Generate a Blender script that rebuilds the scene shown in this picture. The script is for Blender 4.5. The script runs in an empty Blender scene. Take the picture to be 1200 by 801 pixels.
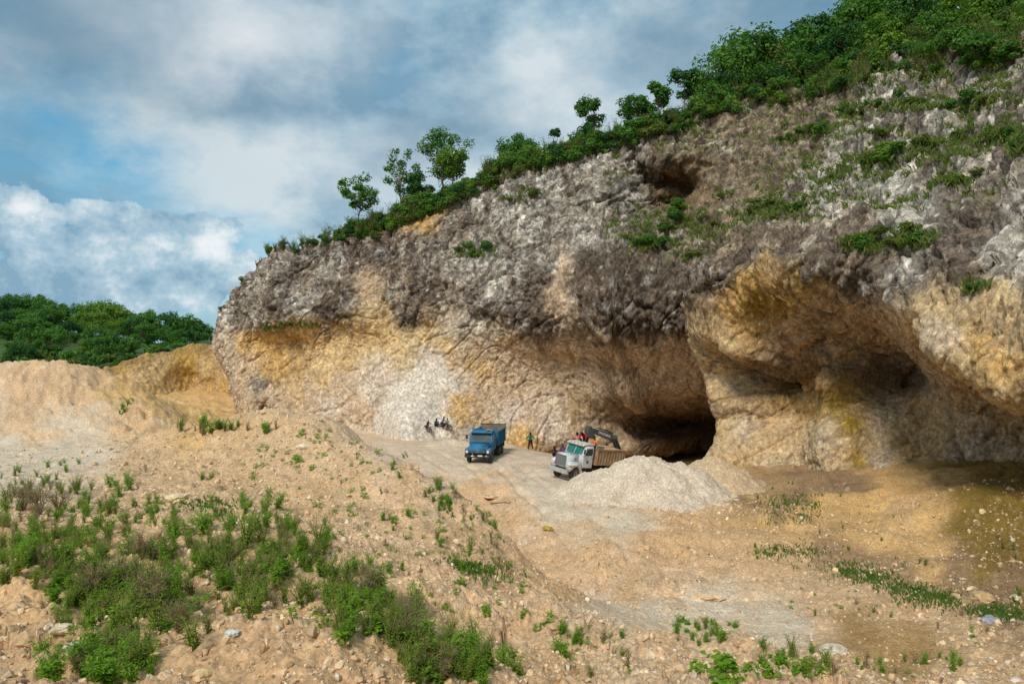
import bpy, bmesh, math, random
import numpy as np
from mathutils import Vector, Matrix, Euler

SC = bpy.context.scene
COL = SC.collection
random.seed(7)
RNG = np.random.default_rng(11)
R = math.radians

# ------------------------------------------------------------------ camera
F, CX, CY, EYE = 900.0, 600.0, 400.0, 10.0      # focal length (for a 1200 px wide picture), eye 10 m above the quarry floor
cam_d = bpy.data.cameras.new('camera')
cam = bpy.data.objects.new('camera', cam_d)
COL.objects.link(cam)
cam.location = (0, 0, EYE)
cam.rotation_euler = (R(90), 0, 0)
cam_d.sensor_width = 36.0
cam_d.lens = 36.0 * F / 1200.0
cam_d.clip_start = 0.1
cam_d.clip_end = 8000
SC.camera = cam

def P3(px, py, d):
    return np.array([(px - CX) / F * d, d, EYE - (py - CY) / F * d])

def proj(P):
    y = np.maximum(P[..., 1], 0.05)
    return CX + F * P[..., 0] / y, CY - F * (P[..., 2] - EYE) / y

# ------------------------------------------------------------------ noise
_perm = np.random.default_rng(3).permutation(256)
_perm = np.concatenate([_perm, _perm, _perm]).astype(np.int32)
_g = np.random.default_rng(5).normal(size=(256, 3))
_g = (_g / np.linalg.norm(_g, axis=1)[:, None]).astype(np.float32)

def noise3(p):
    """gradient noise, roughly -1..1, p is (n,3)"""
    p = np.asarray(p, dtype=np.float32)
    out = np.empty(len(p), np.float32)
    for a in range(0, len(p), 200000):
        q = p[a:a + 200000]
        fl = np.floor(q)
        i = fl.astype(np.int32) & 255
        f = q - fl
        u = f * f * f * (f * (f * 6 - 15) + 10)
        r = 0
        for dx in (0, 1):
            wx = u[:, 0] if dx else 1 - u[:, 0]
            hx = _perm[i[:, 0] + dx]
            for dy in (0, 1):
                wy = u[:, 1] if dy else 1 - u[:, 1]
                hy = _perm[hx + i[:, 1] + dy]
                for dz in (0, 1):
                    wz = u[:, 2] if dz else 1 - u[:, 2]
                    g = _g[_perm[hy + i[:, 2] + dz]]
                    r = r + wx * wy * wz * (g[:, 0] * (f[:, 0] - dx) + g[:, 1] * (f[:, 1] - dy) + g[:, 2] * (f[:, 2] - dz))
        out[a:a + 200000] = r
    return out * 1.6

def fbm(p, f=1.0, o=4, gain=.5, lac=2.03, off=0.0):
    p = np.asarray(p, dtype=np.float32)
    r, a, s = 0, 1.0, 0.0
    for k in range(o):
        r = r + a * noise3(p * f + np.float32(off + 17.3 * k))
        s += a
        a *= gain
        f *= lac
    return r / s

def ridged(p, f=1.0, o=4, gain=.5, off=0.0):
    r, a, s = 0, 1.0, 0.0
    for k in range(o):
        r = r + a * (1 - 2 * np.abs(noise3(np.asarray(p, dtype=np.float32) * f + np.float32(off + 9.1 * k))))
        s += a
        a *= gain
        f *= 2.05
    return r / s

def cells(p, f=1.0, off=0.0):
    """cellular noise: F1 distance, a random value per cell, and a tilted facet per cell"""
    p = np.asarray(p, dtype=np.float32) * np.float32(f) + np.float32(off)
    F1 = np.empty(len(p), np.float32); ID = np.empty(len(p), np.float32); FA = np.empty(len(p), np.float32)
    for a in range(0, len(p), 100000):
        q = p[a:a + 100000]
        fl = np.floor(q - .5).astype(np.int32)
        b1 = np.full(len(q), 9.0, np.float32); bh = np.zeros(len(q), np.int32); bf = np.zeros(len(q), np.float32)
        for dx in (0, 1):
            h1 = _perm[(fl[:, 0] + dx) & 255]
            for dy in (0, 1):
                h2 = _perm[h1 + ((fl[:, 1] + dy) & 255)]
                for dz in (0, 1):
                    h = _perm[h2 + ((fl[:, 2] + dz) & 255)]
                    r = q - fl - (np.array([dx + .5, dy + .5, dz + .5], np.float32) + .36 * _g[h])
                    d = (r * r).sum(1)
                    m = d < b1
                    b1 = np.where(m, d, b1); bh = np.where(m, h, bh)
                    bf = np.where(m, (r * _g[(h * 7 + 3) & 255]).sum(1), bf)
        F1[a:a + 100000] = np.sqrt(b1); ID[a:a + 100000] = bh / 255.0; FA[a:a + 100000] = bf
    return F1, ID, FA

def upsample(A, ri, ci):
    """bilinear: A sampled on rows ri, columns ci of the full grid -> full grid"""
    n, m = ri[-1] + 1, ci[-1] + 1
    x = np.interp(np.arange(n), ri, np.arange(len(ri))); y = np.interp(np.arange(m), ci, np.arange(len(ci)))
    i = np.minimum(x.astype(int), len(ri) - 2); j = np.minimum(y.astype(int), len(ci) - 2)
    u = (x - i)[:, None, None]; v = (y - j)[None, :, None]
    A00, A01, A10, A11 = A[i][:, j], A[i][:, j + 1], A[i + 1][:, j], A[i + 1][:, j + 1]
    return (A00 * (1 - v) + A01 * v) * (1 - u) + (A10 * (1 - v) + A11 * v) * u

def lattice(n, step):
    r = np.arange(0, n, step)
    return r if r[-1] == n - 1 else np.append(r, n - 1)

def sstep(a, b, x):
    t = np.clip((x - a) / (b - a), 0, 1)          # also works falling, when b < a
    return t * t * (3 - 2 * t)

# ------------------------------------------------------------------ scattered-data interpolation
class RBF:
    def __init__(self, X, v, c=1.0, smooth=0.0):
        self.X = np.asarray(X, float); self.c = c
        v = np.asarray(v, float)
        n = len(v)
        K = self.k(self.X, self.X) + np.eye(n) * smooth
        A = np.zeros((n + 1, n + 1)); A[:n, :n] = K; A[n, :n] = 1; A[:n, n] = 1
        s = np.linalg.solve(A, np.append(v, 0))
        self.w, self.b = s[:n], s[n]
    def k(self, A, B):
        d2 = ((A[:, None, :] - B[None, :, :]) ** 2).sum(2)
        return -np.sqrt(d2 + self.c ** 2)
    def __call__(self, Q):
        Q = np.asarray(Q, float)
        out = np.empty(len(Q))
        for a in range(0, len(Q), 20000):
            out[a:a + 20000] = self.k(Q[a:a + 20000], self.X) @ self.w + self.b
        return out

def idw(Q, X, V, p=3.0, eps=6.0):
    """inverse-distance blend of value rows V given at X"""
    out = np.zeros((len(Q), V.shape[1]), np.float32)
    X = X.astype(np.float32); V = V.astype(np.float32)
    for a in range(0, len(Q), 20000):
        q = Q[a:a + 20000].astype(np.float32)
        d2 = ((q[:, None, :] - X[None, :, :]) ** 2).sum(2) + eps * eps
        w = d2 ** (-p / 2)
        w /= w.sum(1)[:, None]
        out[a:a + 20000] = w @ V
    return out

# ------------------------------------------------------------------ mesh helpers
def np_mesh(name, V, Fc, mats=(), color=None, smooth=True, mat_idx=None):
    """V (n,3), Fc (m,k) all faces with k corners"""
    V = np.asarray(V, np.float32); Fc = np.asarray(Fc, np.int32)
    me = bpy.data.meshes.new(name)
    k = Fc.shape[1]
    me.vertices.add(len(V)); me.vertices.foreach_set('co', V.ravel())
    me.loops.add(Fc.size); me.loops.foreach_set('vertex_index', Fc.ravel())
    me.polygons.add(len(Fc))
    me.polygons.foreach_set('loop_start', np.arange(0, Fc.size, k, dtype=np.int32))
    me.polygons.foreach_set('loop_total', np.full(len(Fc), k, np.int32))
    me.polygons.foreach_set('use_smooth', np.full(len(Fc), smooth, bool))
    if mat_idx is not None:
        me.polygons.foreach_set('material_index', np.asarray(mat_idx, np.int32))
    for m in mats:
        me.materials.append(m)
    if color is not None:
        ca = me.color_attributes.new('tint', 'FLOAT_COLOR', 'POINT')
        c4 = np.ones((len(V), 4), np.float32); c4[:, :np.asarray(color).shape[1]] = color
        ca.data.foreach_set('color', c4.ravel())
    me.update(); me.validate()
    return me

def link(name, me, parent=None, loc=(0, 0, 0), rot=(0, 0, 0), scale=(1, 1, 1)):
    o = bpy.data.objects.new(name, me)
    COL.objects.link(o)
    o.location = loc; o.rotation_euler = rot; o.scale = scale
    if parent is not None:
        o.parent = parent
    return o

def tag(o, label, cat, group=None):
    o['label'] = label; o['category'] = cat
    if group: o['group'] = group
    return o

def struct(o, kind='structure'):
    o['kind'] = kind
    return o

def grid_faces(nu, nv):
    i = np.arange(nu * nv).reshape(nu, nv)
    return np.stack([i[:-1, :-1], i[1:, :-1], i[1:, 1:], i[:-1, 1:]], -1).reshape(-1, 4)

# ------------------------------------------------------------------ materials
def new_mat(name):
    m = bpy.data.materials.new(name); m.use_nodes = True
    nt = m.node_tree
    b = nt.nodes['Principled BSDF']
    return m, nt, b

def nd(nt, typ, **kw):
    n = nt.nodes.new(typ)
    for k, v in kw.items():
        if k.startswith('i_'):
            key = k[2:]
            key = int(key) if key.isdigit() else key
            n.inputs[key].default_value = v
        else:
            setattr(n, k, v)
    return n

def mathn(nt, op, a, b=None, c=None, clamp=False):
    n = nt.nodes.new('ShaderNodeMath'); n.operation = op; n.use_clamp = clamp
    for i, x in enumerate((a, b, c)):
        if x is None: continue
        if isinstance(x, (int, float)): n.inputs[i].default_value = x
        else: nt.links.new(x, n.inputs[i])
    return n.outputs[0]

def mixc(nt, fac, a, b, mode='MIX'):
    n = nt.nodes.new('ShaderNodeMix'); n.data_type = 'RGBA'; n.blend_type = mode
    for s, x in ((n.inputs[0], fac), (n.inputs[6], a), (n.inputs[7], b)):
        if isinstance(x, (int, float)): s.default_value = x
        elif isinstance(x, tuple): s.default_value = (*x, 1) if len(x) == 3 else x
        else: nt.links.new(x, s)
    return n.outputs[2]

def ramp(nt, fac, stops):
    n = nt.nodes.new('ShaderNodeValToRGB')
    e = n.color_ramp.elements
    while len(e) < len(stops): e.new(0.5)
    for el, (p, c) in zip(e, stops):
        el.position = p
        el.color = (c, c, c, 1) if isinstance(c, (int, float)) else (*c, 1)
    nt.links.new(fac, n.inputs[0])
    return n.outputs[0]

def rock_material(name, scales, bump_d, rough=0.95, lo=.72, hi=1.25, stretch=1.0, tilt=0.0, chips=0):
    """base colour = the 'tint' attribute (what the rock itself is made of), broken up by fine grain"""
    m, nt, b = new_mat(name)
    at = nd(nt, 'ShaderNodeAttribute', attribute_name='tint')
    tc = nd(nt, 'ShaderNodeTexCoord')
    n1 = nd(nt, 'ShaderNodeTexNoise', i_Scale=scales[0], i_Detail=7.0, i_Roughness=.65)
    n2 = nd(nt, 'ShaderNodeTexVoronoi', i_Scale=scales[1])
    n3 = nd(nt, 'ShaderNodeTexNoise', i_Scale=scales[2], i_Detail=5.0, i_Roughness=.7)
    mp = nd(nt, 'ShaderNodeMapping'); mp.inputs['Rotation'].default_value = (0, tilt, 0); mp.inputs['Scale'].default_value = (1, 1, stretch)
    nt.links.new(tc.outputs['Object'], mp.inputs[0])
    for n in (n1, n2, n3): nt.links.new(mp.outputs[0], n.inputs['Vector'])
    g = ramp(nt, n1.outputs['Fac'], [(.3, lo), (.7, hi)])
    g2 = ramp(nt, n3.outputs['Fac'], [(.3, lo), (.7, hi)])
    c = mixc(nt, 1.0, at.outputs['Color'], g, 'MULTIPLY')
    c = mixc(nt, .8, c, g2, 'MULTIPLY')
    v = nd(nt, 'ShaderNodeSeparateColor'); nt.links.new(n2.outputs['Color'], v.inputs[0])
    cell = ramp(nt, v.outputs[0], [(0, .68), (1, 1.3)])
    c = mixc(nt, .6, c, cell, 'MULTIPLY')
    if chips:                                   # weathered faces break into hard-edged chips; alpha of the tint says how weathered
        n4 = nd(nt, 'ShaderNodeTexVoronoi', i_Scale=chips, i_Randomness=1.0); nt.links.new(mp.outputs[0], n4.inputs['Vector'])
        n5 = nd(nt, 'ShaderNodeTexVoronoi', i_Scale=chips * 2.3, i_Randomness=1.0); nt.links.new(mp.outputs[0], n5.inputs['Vector'])
        v4 = nd(nt, 'ShaderNodeSeparateColor'); nt.links.new(n4.outputs['Color'], v4.inputs[0])
        v5 = nd(nt, 'ShaderNodeSeparateColor'); nt.links.new(n5.outputs['Color'], v5.inputs[0])
        ch4 = ramp(nt, v4.outputs[1], [(0, .42), (.35, .8), (.75, 1.1), (1, 1.6)])
        ch5 = ramp(nt, v5.outputs[1], [(0, .6), (1, 1.4)])
        fa_ = mathn(nt, 'ADD', mathn(nt, 'MULTIPLY', at.outputs['Alpha'], .62), .14)
        c = mixc(nt, fa_, c, ch4, 'MULTIPLY'); c = mixc(nt, fa_, c, ch5, 'MULTIPLY')
    nt.links.new(c, b.inputs['Base Color'])
    b.inputs['Roughness'].default_value = rough
    b.inputs['Specular IOR Level'].default_value = .15
    h = mathn(nt, 'ADD', mathn(nt, 'MULTIPLY', n1.outputs['Fac'], .55 if chips else 1.2), mathn(nt, 'MULTIPLY', n2.outputs['Distance'], -.5))
    h = mathn(nt, 'ADD', h, mathn(nt, 'MULTIPLY', n3.outputs['Fac'], .15 if chips else .5))
    if chips:
        h = mathn(nt, 'ADD', h, mathn(nt, 'MULTIPLY', mathn(nt, 'MULTIPLY', v4.outputs[2], at.outputs['Alpha']), 1.6))
    bp = nd(nt, 'ShaderNodeBump', i_Strength=.9, i_Distance=bump_d)
    nt.links.new(h, bp.inputs['Height']); nt.links.new(bp.outputs[0], b.inputs['Normal'])
    return m

def simple_mat(name, col, rough=.6, metal=0.0, dirt=None, dirt_amt=.4, scale=3.0, spec=.4):
    m, nt, b = new_mat(name)
    b.inputs['Roughness'].default_value = rough
    b.inputs['Metallic'].default_value = metal
    b.inputs['Specular IOR Level'].default_value = spec
    tc = nd(nt, 'ShaderNodeTexCoord')
    n = nd(nt, 'ShaderNodeTexNoise', i_Scale=scale, i_Detail=6.0, i_Roughness=.65)
    nt.links.new(tc.outputs['Object'], n.inputs['Vector'])
    d = dirt or tuple(x * .6 for x in col)
    f = ramp(nt, n.outputs['Fac'], [(.42, 0.0), (.72, dirt_amt)])
    c = mixc(nt, f, col, d)
    nt.links.new(c, b.inputs['Base Color'])
    rr = ramp(nt, n.outputs['Fac'], [(.4, rough), (.75, min(1, rough + .3))])
    nt.links.new(rr, b.inputs['Roughness'])
    return m

def leaf_material(name, cols, trans=.35, rough=.55):
    """cols: two greens mixed by a per-leaf attribute and a per-object random value"""
    m, nt, b = new_mat(name)
    at = nd(nt, 'ShaderNodeAttribute', attribute_name='tint')
    oi = nd(nt, 'ShaderNodeObjectInfo')
    sp = nd(nt, 'ShaderNodeSeparateColor'); nt.links.new(at.outputs['Color'], sp.inputs[0])
    f = mathn(nt, 'ADD', mathn(nt, 'MULTIPLY', sp.outputs[0], .6), mathn(nt, 'MULTIPLY', oi.outputs['Random'], .4))
    stops = [(i / (len(cols) - 1), c) for i, c in enumerate(cols)]
    c = ramp(nt, f, stops)
    nt.links.new(c, b.inputs['Base Color'])
    b.inputs['Roughness'].default_value = rough
    b.inputs['Specular IOR Level'].default_value = .25
    tr = nd(nt, 'ShaderNodeBsdfTranslucent')
    c2 = mixc(nt, 1.0, c, (1.15, 1.25, .6), 'MULTIPLY')
    nt.links.new(c2, tr.inputs['Color'])
    mx = nd(nt, 'ShaderNodeMixShader'); mx.inputs[0].default_value = trans
    nt.links.new(b.outputs[0], mx.inputs[1]); nt.links.new(tr.outputs[0], mx.inputs[2])
    out = nt.nodes['Material Output']
    nt.links.new(mx.outputs[0], out.inputs['Surface'])
    return m
# ------------------------------------------------------------------ sky, sun, exposure
SUN_EL, SUN_AZ = R(45), R(205)          # azimuth measured clockwise from +Y: the sun stands high, behind the camera's left shoulder
W = bpy.data.worlds.new('World'); SC.world = W; W.use_nodes = True
nt = W.node_tree
for n in list(nt.nodes): nt.nodes.remove(n)
wo = nd(nt, 'ShaderNodeOutputWorld')
bg = nd(nt, 'ShaderNodeBackground', i_Strength=.1)
nt.links.new(bg.outputs[0], wo.inputs[0])
sky = nd(nt, 'ShaderNodeTexSky', sky_type='NISHITA')
sky.sun_disc = False; sky.sun_elevation = SUN_EL; sky.sun_rotation = SUN_AZ
sky.air_density = 1.0; sky.dust_density = .6; sky.ozone_density = 2.0
tc = nd(nt, 'ShaderNodeTexCoord')
sep = nd(nt, 'ShaderNodeSeparateXYZ'); nt.links.new(tc.outputs['Generated'], sep.inputs[0])
dx, dy, dz = sep.outputs
AZ = mathn(nt, 'MULTIPLY', mathn(nt, 'ARCTAN2', dx, dy), 180 / math.pi)      # degrees, 0 = due +Y
EL = mathn(nt, 'MULTIPLY', mathn(nt, 'ARCSINE', dz), 180 / math.pi)
cmb = nd(nt, 'ShaderNodeCombineXYZ'); nt.links.new(AZ, cmb.inputs[0]); nt.links.new(EL, cmb.inputs[1])
def snoise(scale, detail, rough, sx=1.0, sy=1.0, w=0.0, lac=2.1):
    mp = nd(nt, 'ShaderNodeMapping'); mp.inputs['Scale'].default_value = (sx, sy, 1); mp.inputs['Location'].default_value = (w, w * .37, w)
    nt.links.new(cmb.outputs[0], mp.inputs[0])
    n = nd(nt, 'ShaderNodeTexNoise', i_Scale=scale, i_Detail=detail, i_Roughness=rough, i_Lacunarity=lac)
    nt.links.new(mp.outputs[0], n.inputs['Vector'])
    return n.outputs['Fac']
def azel(px, py):
    x, z = (px - CX) / F, (CY - py) / F
    return math.degrees(math.atan(x)), math.degrees(math.atan(z / math.hypot(1, x)))
warp1 = mathn(nt, 'SUBTRACT', snoise(.16, 6, .6, w=3), .5)
warp2 = mathn(nt, 'SUBTRACT', snoise(.16, 6, .6, w=41), .5)
def blob(px, py, rx, ry, warp=4.0, rot=0.0, soft=1.0):
    """soft cloud body centred on a direction, radii in photo pixels (1 px is about 0.06 degrees)"""
    a, e = azel(px, py)
    k = .058
    u = mathn(nt, 'ADD', mathn(nt, 'SUBTRACT', AZ, a), mathn(nt, 'MULTIPLY', warp1, warp))
    v = mathn(nt, 'ADD', mathn(nt, 'SUBTRACT', EL, e), mathn(nt, 'MULTIPLY', warp2, warp))
    c, s = math.cos(R(rot)), math.sin(R(rot))
    u2 = mathn(nt, 'ADD', mathn(nt, 'MULTIPLY', u, c / (rx * k)), mathn(nt, 'MULTIPLY', v, s / (rx * k)))
    v2 = mathn(nt, 'ADD', mathn(nt, 'MULTIPLY', u, -s / (ry * k)), mathn(nt, 'MULTIPLY', v, c / (ry * k)))
    r = mathn(nt, 'ADD', mathn(nt, 'POWER', mathn(nt, 'ABSOLUTE', u2), 2.0), mathn(nt, 'POWER', mathn(nt, 'ABSOLUTE', v2), 2.0))
    return mathn(nt, 'POWER', 2.718, mathn(nt, 'MULTIPLY', r, -soft))
def mx(*xs):
    r = xs[0]
    for x in xs[1:]: r = mathn(nt, 'MAXIMUM', r, x)
    return r
def lin(r, g, b, k=1.0):
    f = lambda c: (c / 255 / 12.92 if c / 255 < .04045 else ((c / 255 + .055) / 1.055) ** 2.4)
    return tuple(f(c) * k for c in (r, g, b))
EXPO = 1.0
SK = 10.0 / 2 ** EXPO # background strength .1 and the exposure are undone here, so the cloud colours read as seen
skyc = mixc(nt, 1.0, sky.outputs[0], (.62, .95, .92), 'MULTIPLY')
blue = mixc(nt, .72, skyc, lin(84, 156, 194, SK))
# high thin grey-white sheet
big = snoise(.045, 7, .58, 1.0, 1.5, w=12)
fine = snoise(.12, 8, .6, 1.0, 1.7, w=7)
sheet = mathn(nt, 'ADD', mathn(nt, 'MULTIPLY', big, .62), mathn(nt, 'MULTIPLY', fine, .38))
gaps = mx(blob(330, 310, 190, 42, 5, -14), blob(90, 165, 150, 40, 5, -20), mathn(nt, 'MULTIPLY', blob(60, 300, 120, 40, 5), .45), mathn(nt, 'MULTIPLY', blob(470, 95, 60, 50, 5), .5), mathn(nt, 'MULTIPLY', blob(200, 345, 170, 30, 3), .5))
cover = mathn(nt, 'SUBTRACT', mathn(nt, 'ADD', ramp(nt, sheet, [(.37, 0.0), (.55, 1.0)]), .2), mathn(nt, 'MULTIPLY', gaps, .72), clamp=True)
tone = snoise(.085, 9, .57, 1, 1.6, w=77)
grey = ramp(nt, tone, [(.37, lin(120, 159, 184, SK)), (.48, lin(160, 190, 207, SK)), (.60, lin(208, 222, 228, SK))])
c1 = mixc(nt, cover, blue, grey)
# dark heavy cloud undersides
dark = mx(blob(90, 30, 190, 85, 6), mathn(nt, 'MULTIPLY', blob(520, 165, 110, 30, 6, 18), .6), mathn(nt, 'MULTIPLY', blob(800, 60, 90, 60, 6), .8), mathn(nt, 'MULTIPLY', blob(900, 15, 140, 40, 5), .75), mathn(nt, 'MULTIPLY', blob(230, 110, 140, 30, 5, 0), .7))
c2 = mixc(nt, mathn(nt, 'MULTIPLY', dark, .86), c1, lin(100, 138, 163, SK))
# bright break in the sheet
brt = mx(blob(300, 40, 130, 55, 7, 10), mathn(nt, 'MULTIPLY', blob(650, 110, 120, 60, 7), .55), mathn(nt, 'MULTIPLY', blob(440, 190, 240, 35, 6, -8), .55))
tex = ramp(nt, fine, [(.35, .55), (.62, 1.0)])
c3 = mixc(nt, mathn(nt, 'MULTIPLY', brt, tex), c2, lin(222, 228, 232, SK))
# low cumulus heaps with crisp lit edges
lump = snoise(.30, 10, .58, 1, 1.15, w=23)
cu_body = mx(blob(10, 265, 52, 52, 3), blob(172, 306, 76, 44, 3), blob(248, 318, 46, 40, 3), blob(90, 330, 170, 36, 3), blob(150, 258, 130, 16, 4), blob(85, 296, 80, 34, 2))
cu = ramp(nt, mathn(nt, 'ADD', cu_body, mathn(nt, 'MULTIPLY', mathn(nt, 'SUBTRACT', lump, .5), 1.9)), [(.345, 0.0), (.40, 1.0)])
lit = mathn(nt, 'ADD', mathn(nt, 'SUBTRACT', mathn(nt, 'MULTIPLY', lump, 1.75), .33), mathn(nt, 'MULTIPLY', mx(blob(25, 250, 45, 35, 2), blob(180, 285, 50, 32, 2), blob(255, 300, 32, 28, 2)), .26))
cu = mathn(nt, 'MULTIPLY', cu, ramp(nt, cu_body, [(.16, 0.0), (.30, 1.0)]))
cuc = ramp(nt, lit, [(.44, lin(134, 169, 193, SK)), (.68, lin(176, 202, 217, SK)), (.86, lin(222, 232, 238, SK)), (1.0, lin(243, 246, 247, SK))])
c4 = mixc(nt, mathn(nt, 'MULTIPLY', cu, .93), c3, cuc)
# the rest of the sky dome (out of this view): even grey cloud over blue
nt.links.new(c4, bg.inputs['Color'])

sl = bpy.data.lights.new('sun', 'SUN'); sl.energy = 1.5; sl.angle = R(15); sl.color = (1.0, .95, .87)
so = bpy.data.objects.new('sun', sl); COL.objects.link(so)
sd = Vector((math.sin(SUN_AZ) * math.cos(SUN_EL), math.cos(SUN_AZ) * math.cos(SUN_EL), math.sin(SUN_EL)))
so.rotation_euler = sd.to_track_quat('Z', 'Y').to_euler()
so.location = sd * 200
SC.view_settings.view_transform = 'Standard'
SC.view_settings.look = 'None'
SC.view_settings.gamma = 1.0
SC.view_settings.use_curve_mapping = False
SC.view_settings.exposure = EXPO
# ------------------------------------------------------------------ ground: one sheet to the horizon
T = []                                   # (x, y, z) control heights
def tp(px, py, d): T.append(tuple(P3(px, py, d)))
for a in [(0,801,8.5),(150,801,8.5),(300,801,8.3),(450,801,8.8),(600,801,10),(750,801,11),(900,801,12),(1050,801,13.5),(1200,801,16),
          (360,738,9.4),(260,768,9),(450,768,9.4),(360,728,12.2),(0,720,11.5),(150,720,11.5),(250,740,11),(0,640,16),(150,640,16.5),(300,650,16),(480,740,12.8),(450,690,15),
          (0,580,25),(150,590,23),(260,600,22.5),(400,640,19),(560,760,13.5),(600,720,17),(0,548,33),(130,552,32),(250,555,33),(345,490,46),(300,530,38),(230,542,36),
          (420,518,43),(470,548,38),(520,580,34),(570,619,29),(610,666,25),(350,570,30),(450,620,24),(520,660,20.5),
          (700,722,19),(760,748,16.5),(850,768,15.3),(960,792,14),
          (700,705,28),(800,738,24.5),(900,752,23),(1000,768,20.5),(1080,750,22),(1200,740,23),(1180,785,18.5),
          (700,650,36),(850,650,36),(650,600,45),(1000,650,36),(600,570,53),(530,545,62),(560,540,64),(650,560,56),(620,527,72),(500,505,88),(440,520,75),(480,492,95),
          (850,600,45),(900,620,40.5),(1000,670,33),(1100,690,29),(1200,715,26),(870,585,49),(900,578,51),(1000,585,46),(1100,620,38),(1100,585,40),(1060,600,42.5),(1000,620,41),(950,600,45),
          (0,525,46),(100,525,46),(0,517,50),(150,517,50),(40,430,64),(0,428,64),(110,437,63),(165,465,60),(205,490,57),(255,513,54),
          (200,480,100),(180,482,87),(245,492,88),(300,500,84),(60,440,120)]: tp(*a)
# behind the crest of the rubble ridge, on the quarry floor and out of sight
for (px, d, z) in [(345,53,1.5),(345,64,.4),(420,48.5,1.4),(420,52,.2),(470,43,1.1),(470,46,.1),(520,38.5,1.0),(520,41,.1),(570,33.5,.9),(570,36,.1),(610,29.5,.85),(610,31.5,.2),(430,62,0),(480,66,0),(700,23.5,1.6),(760,20.5,1.8),(850,19.3,1.9),(960,18,2.2),
                   (40,78,4),(110,80,3.5),(165,76,3),(255,64,1.5),(290,72,1)]:
    T.append(((px - CX) / F * d, d, z))
for (x, y, z) in [(0,0,8.3),(0,4,7.9),(-6,3,7.4),(6,4,7.2),(-12,8,6.3),(-25,15,5.6),(-20,0,6.5),(0,-15,8),(-25,-15,7),(25,-10,6),(20,5,4.5),(30,15,4),
                  (6,66,-.5),(9.5,69.5,-3.0),(12,71,-3.1),(9.5,66.5,-2.4),(13,66,-2.2),(15,60,-.4),(9.2,61.6,-.95),(7.2,59.6,-.55),(4.8,58.4,.05),(18,72,-3),(14,76,-3.2),(10,80,-3),(3,80,-1.6),(6,75,-1.6),(0,79,-.9),(18,68,-1.8),(17,64,-.9),(19,77,-3.8),(20,84,-4.3),(25,92,-4.3),(14,88,-4.3),(27,102,-4),(17,98,-4.3),(22,78,-4),
                  (-60,60,6),(-70,90,5),(-90,60,6),(-70,30,5),(-95,120,4),(-60,130,4),(0,120,2),(60,100,5),(60,40,5),(40,60,3),
                  (-200,200,4),(200,200,4),(-200,0,5),(200,0,5),(0,-200,5),(0,320,4),(-200,-200,5),(200,-200,5)]:
    T.append((x, y, z))
T = np.array(T)
terr = RBF(T[:, :2], T[:, 2], c=2.2, smooth=.01)

# separate heaps and hollows: x, y, height, radius x, radius y, rotation, sharpness
HEAPS = []
def heap(px, py, d, h, rx, ry, rot=0, p=2.0):
    x, y, z = P3(px, py, d); HEAPS.append((x, y, h, rx, ry, R(rot), p))
heap(560, 572, 52, -.75, 2.0, 1.6)              # dug hollow below the road
heap(575, 590, 47, .35, 2.4, .9, 5)
heap(690, 622, 40, .3, 3.5, 1.0, -5)
heap(830, 625, 41, -.35, 6.0, 1.3, -5)
heap(800, 640, 38, .3, 6, 1.0, -6)
heap(670, 685, 31, .45, 2.6, .9, 4)
heap(800, 690, 30.5, .35, 3.2, .9, 2)
heap(905, 600, 44, .7, 1.6, 1.4)
heap(950, 640, 38, .3, 3, .8, -20)
heap(530, 520, 75, .6, 1.8, .8, 0)              # little berm left of the blue truck
heap(590, 520, 76, .35, 2.5, .8, 0)
heap(690, 548, 61, .0, 3, .8)
heap(330, 530, 39, .5, 4, 2.0, 20)
heap(480, 600, 29, .4, 3.2, 1.2, -35)
heap(400, 560, 34, .35, 3, 1.2, -25)
heap(430, 600, 27, -.3, 2.4, 1.2, -20)
heap(280, 640, 17, .35, 1.6, 1.0, 0)
heap(60, 690, 13, .3, 1.4, .9, 0)
heap(620, 735, 15.5, .25, 2, .7, -20)
heap(880, 775, 14.4, .22, 1.2, .6, -20)
heap(1010, 760, 21, -.25, 2.0, 1.2, 0)
heap(70, 455, 60, .7, 5, 2.2, 30)
heap(20, 475, 57, .5, 3.5, 2.0, 10)
heap(250, 498, 70, 1.2, 5, 1.8, 6)              # low bench with a line of weeds under the bank
heap(1030, 640, 37.5, .6, 2.6, 1.6, -30)
heap(1130, 660, 31, .5, 2.0, 1.4, 0)
heap(945, 570, 52, .8, 3.0, 1.4, 20)
for a in [(425,524,43,.35,1.3,.9),(452,540,40,-.35,1.2,1.0),(490,560,37,.35,1.1,.8),(515,582,34.5,-.3,.9,.8),(540,597,32,.35,1.1,.8),(558,614,30,-.3,.8,.8),(588,645,27,.3,1.0,.7),(600,660,25.6,-.2,.6,.6),(395,512,44,-.4,1.4,1.0),(370,500,45.5,.3,1.5,1.0),
          (475,560,40,-.5,1.5,1.5),(530,600,35,-.4,1.2,1.2),(575,640,30,-.35,1.1,1.1)]: heap(*a)
HEAPS = np.array(HEAPS)

def base_z(xy):
    z = terr(xy)
    for (x, y, h, rx, ry, ro, p) in HEAPS:
        dxx, dyy = xy[:, 0] - x, xy[:, 1] - y
        c, s = math.cos(ro), math.sin(ro)
        u, v = (dxx * c + dyy * s) / rx, (-dxx * s + dyy * c) / ry
        z = z + h * np.exp(-(np.sqrt(u * u + v * v)) ** p)
    return z

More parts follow.
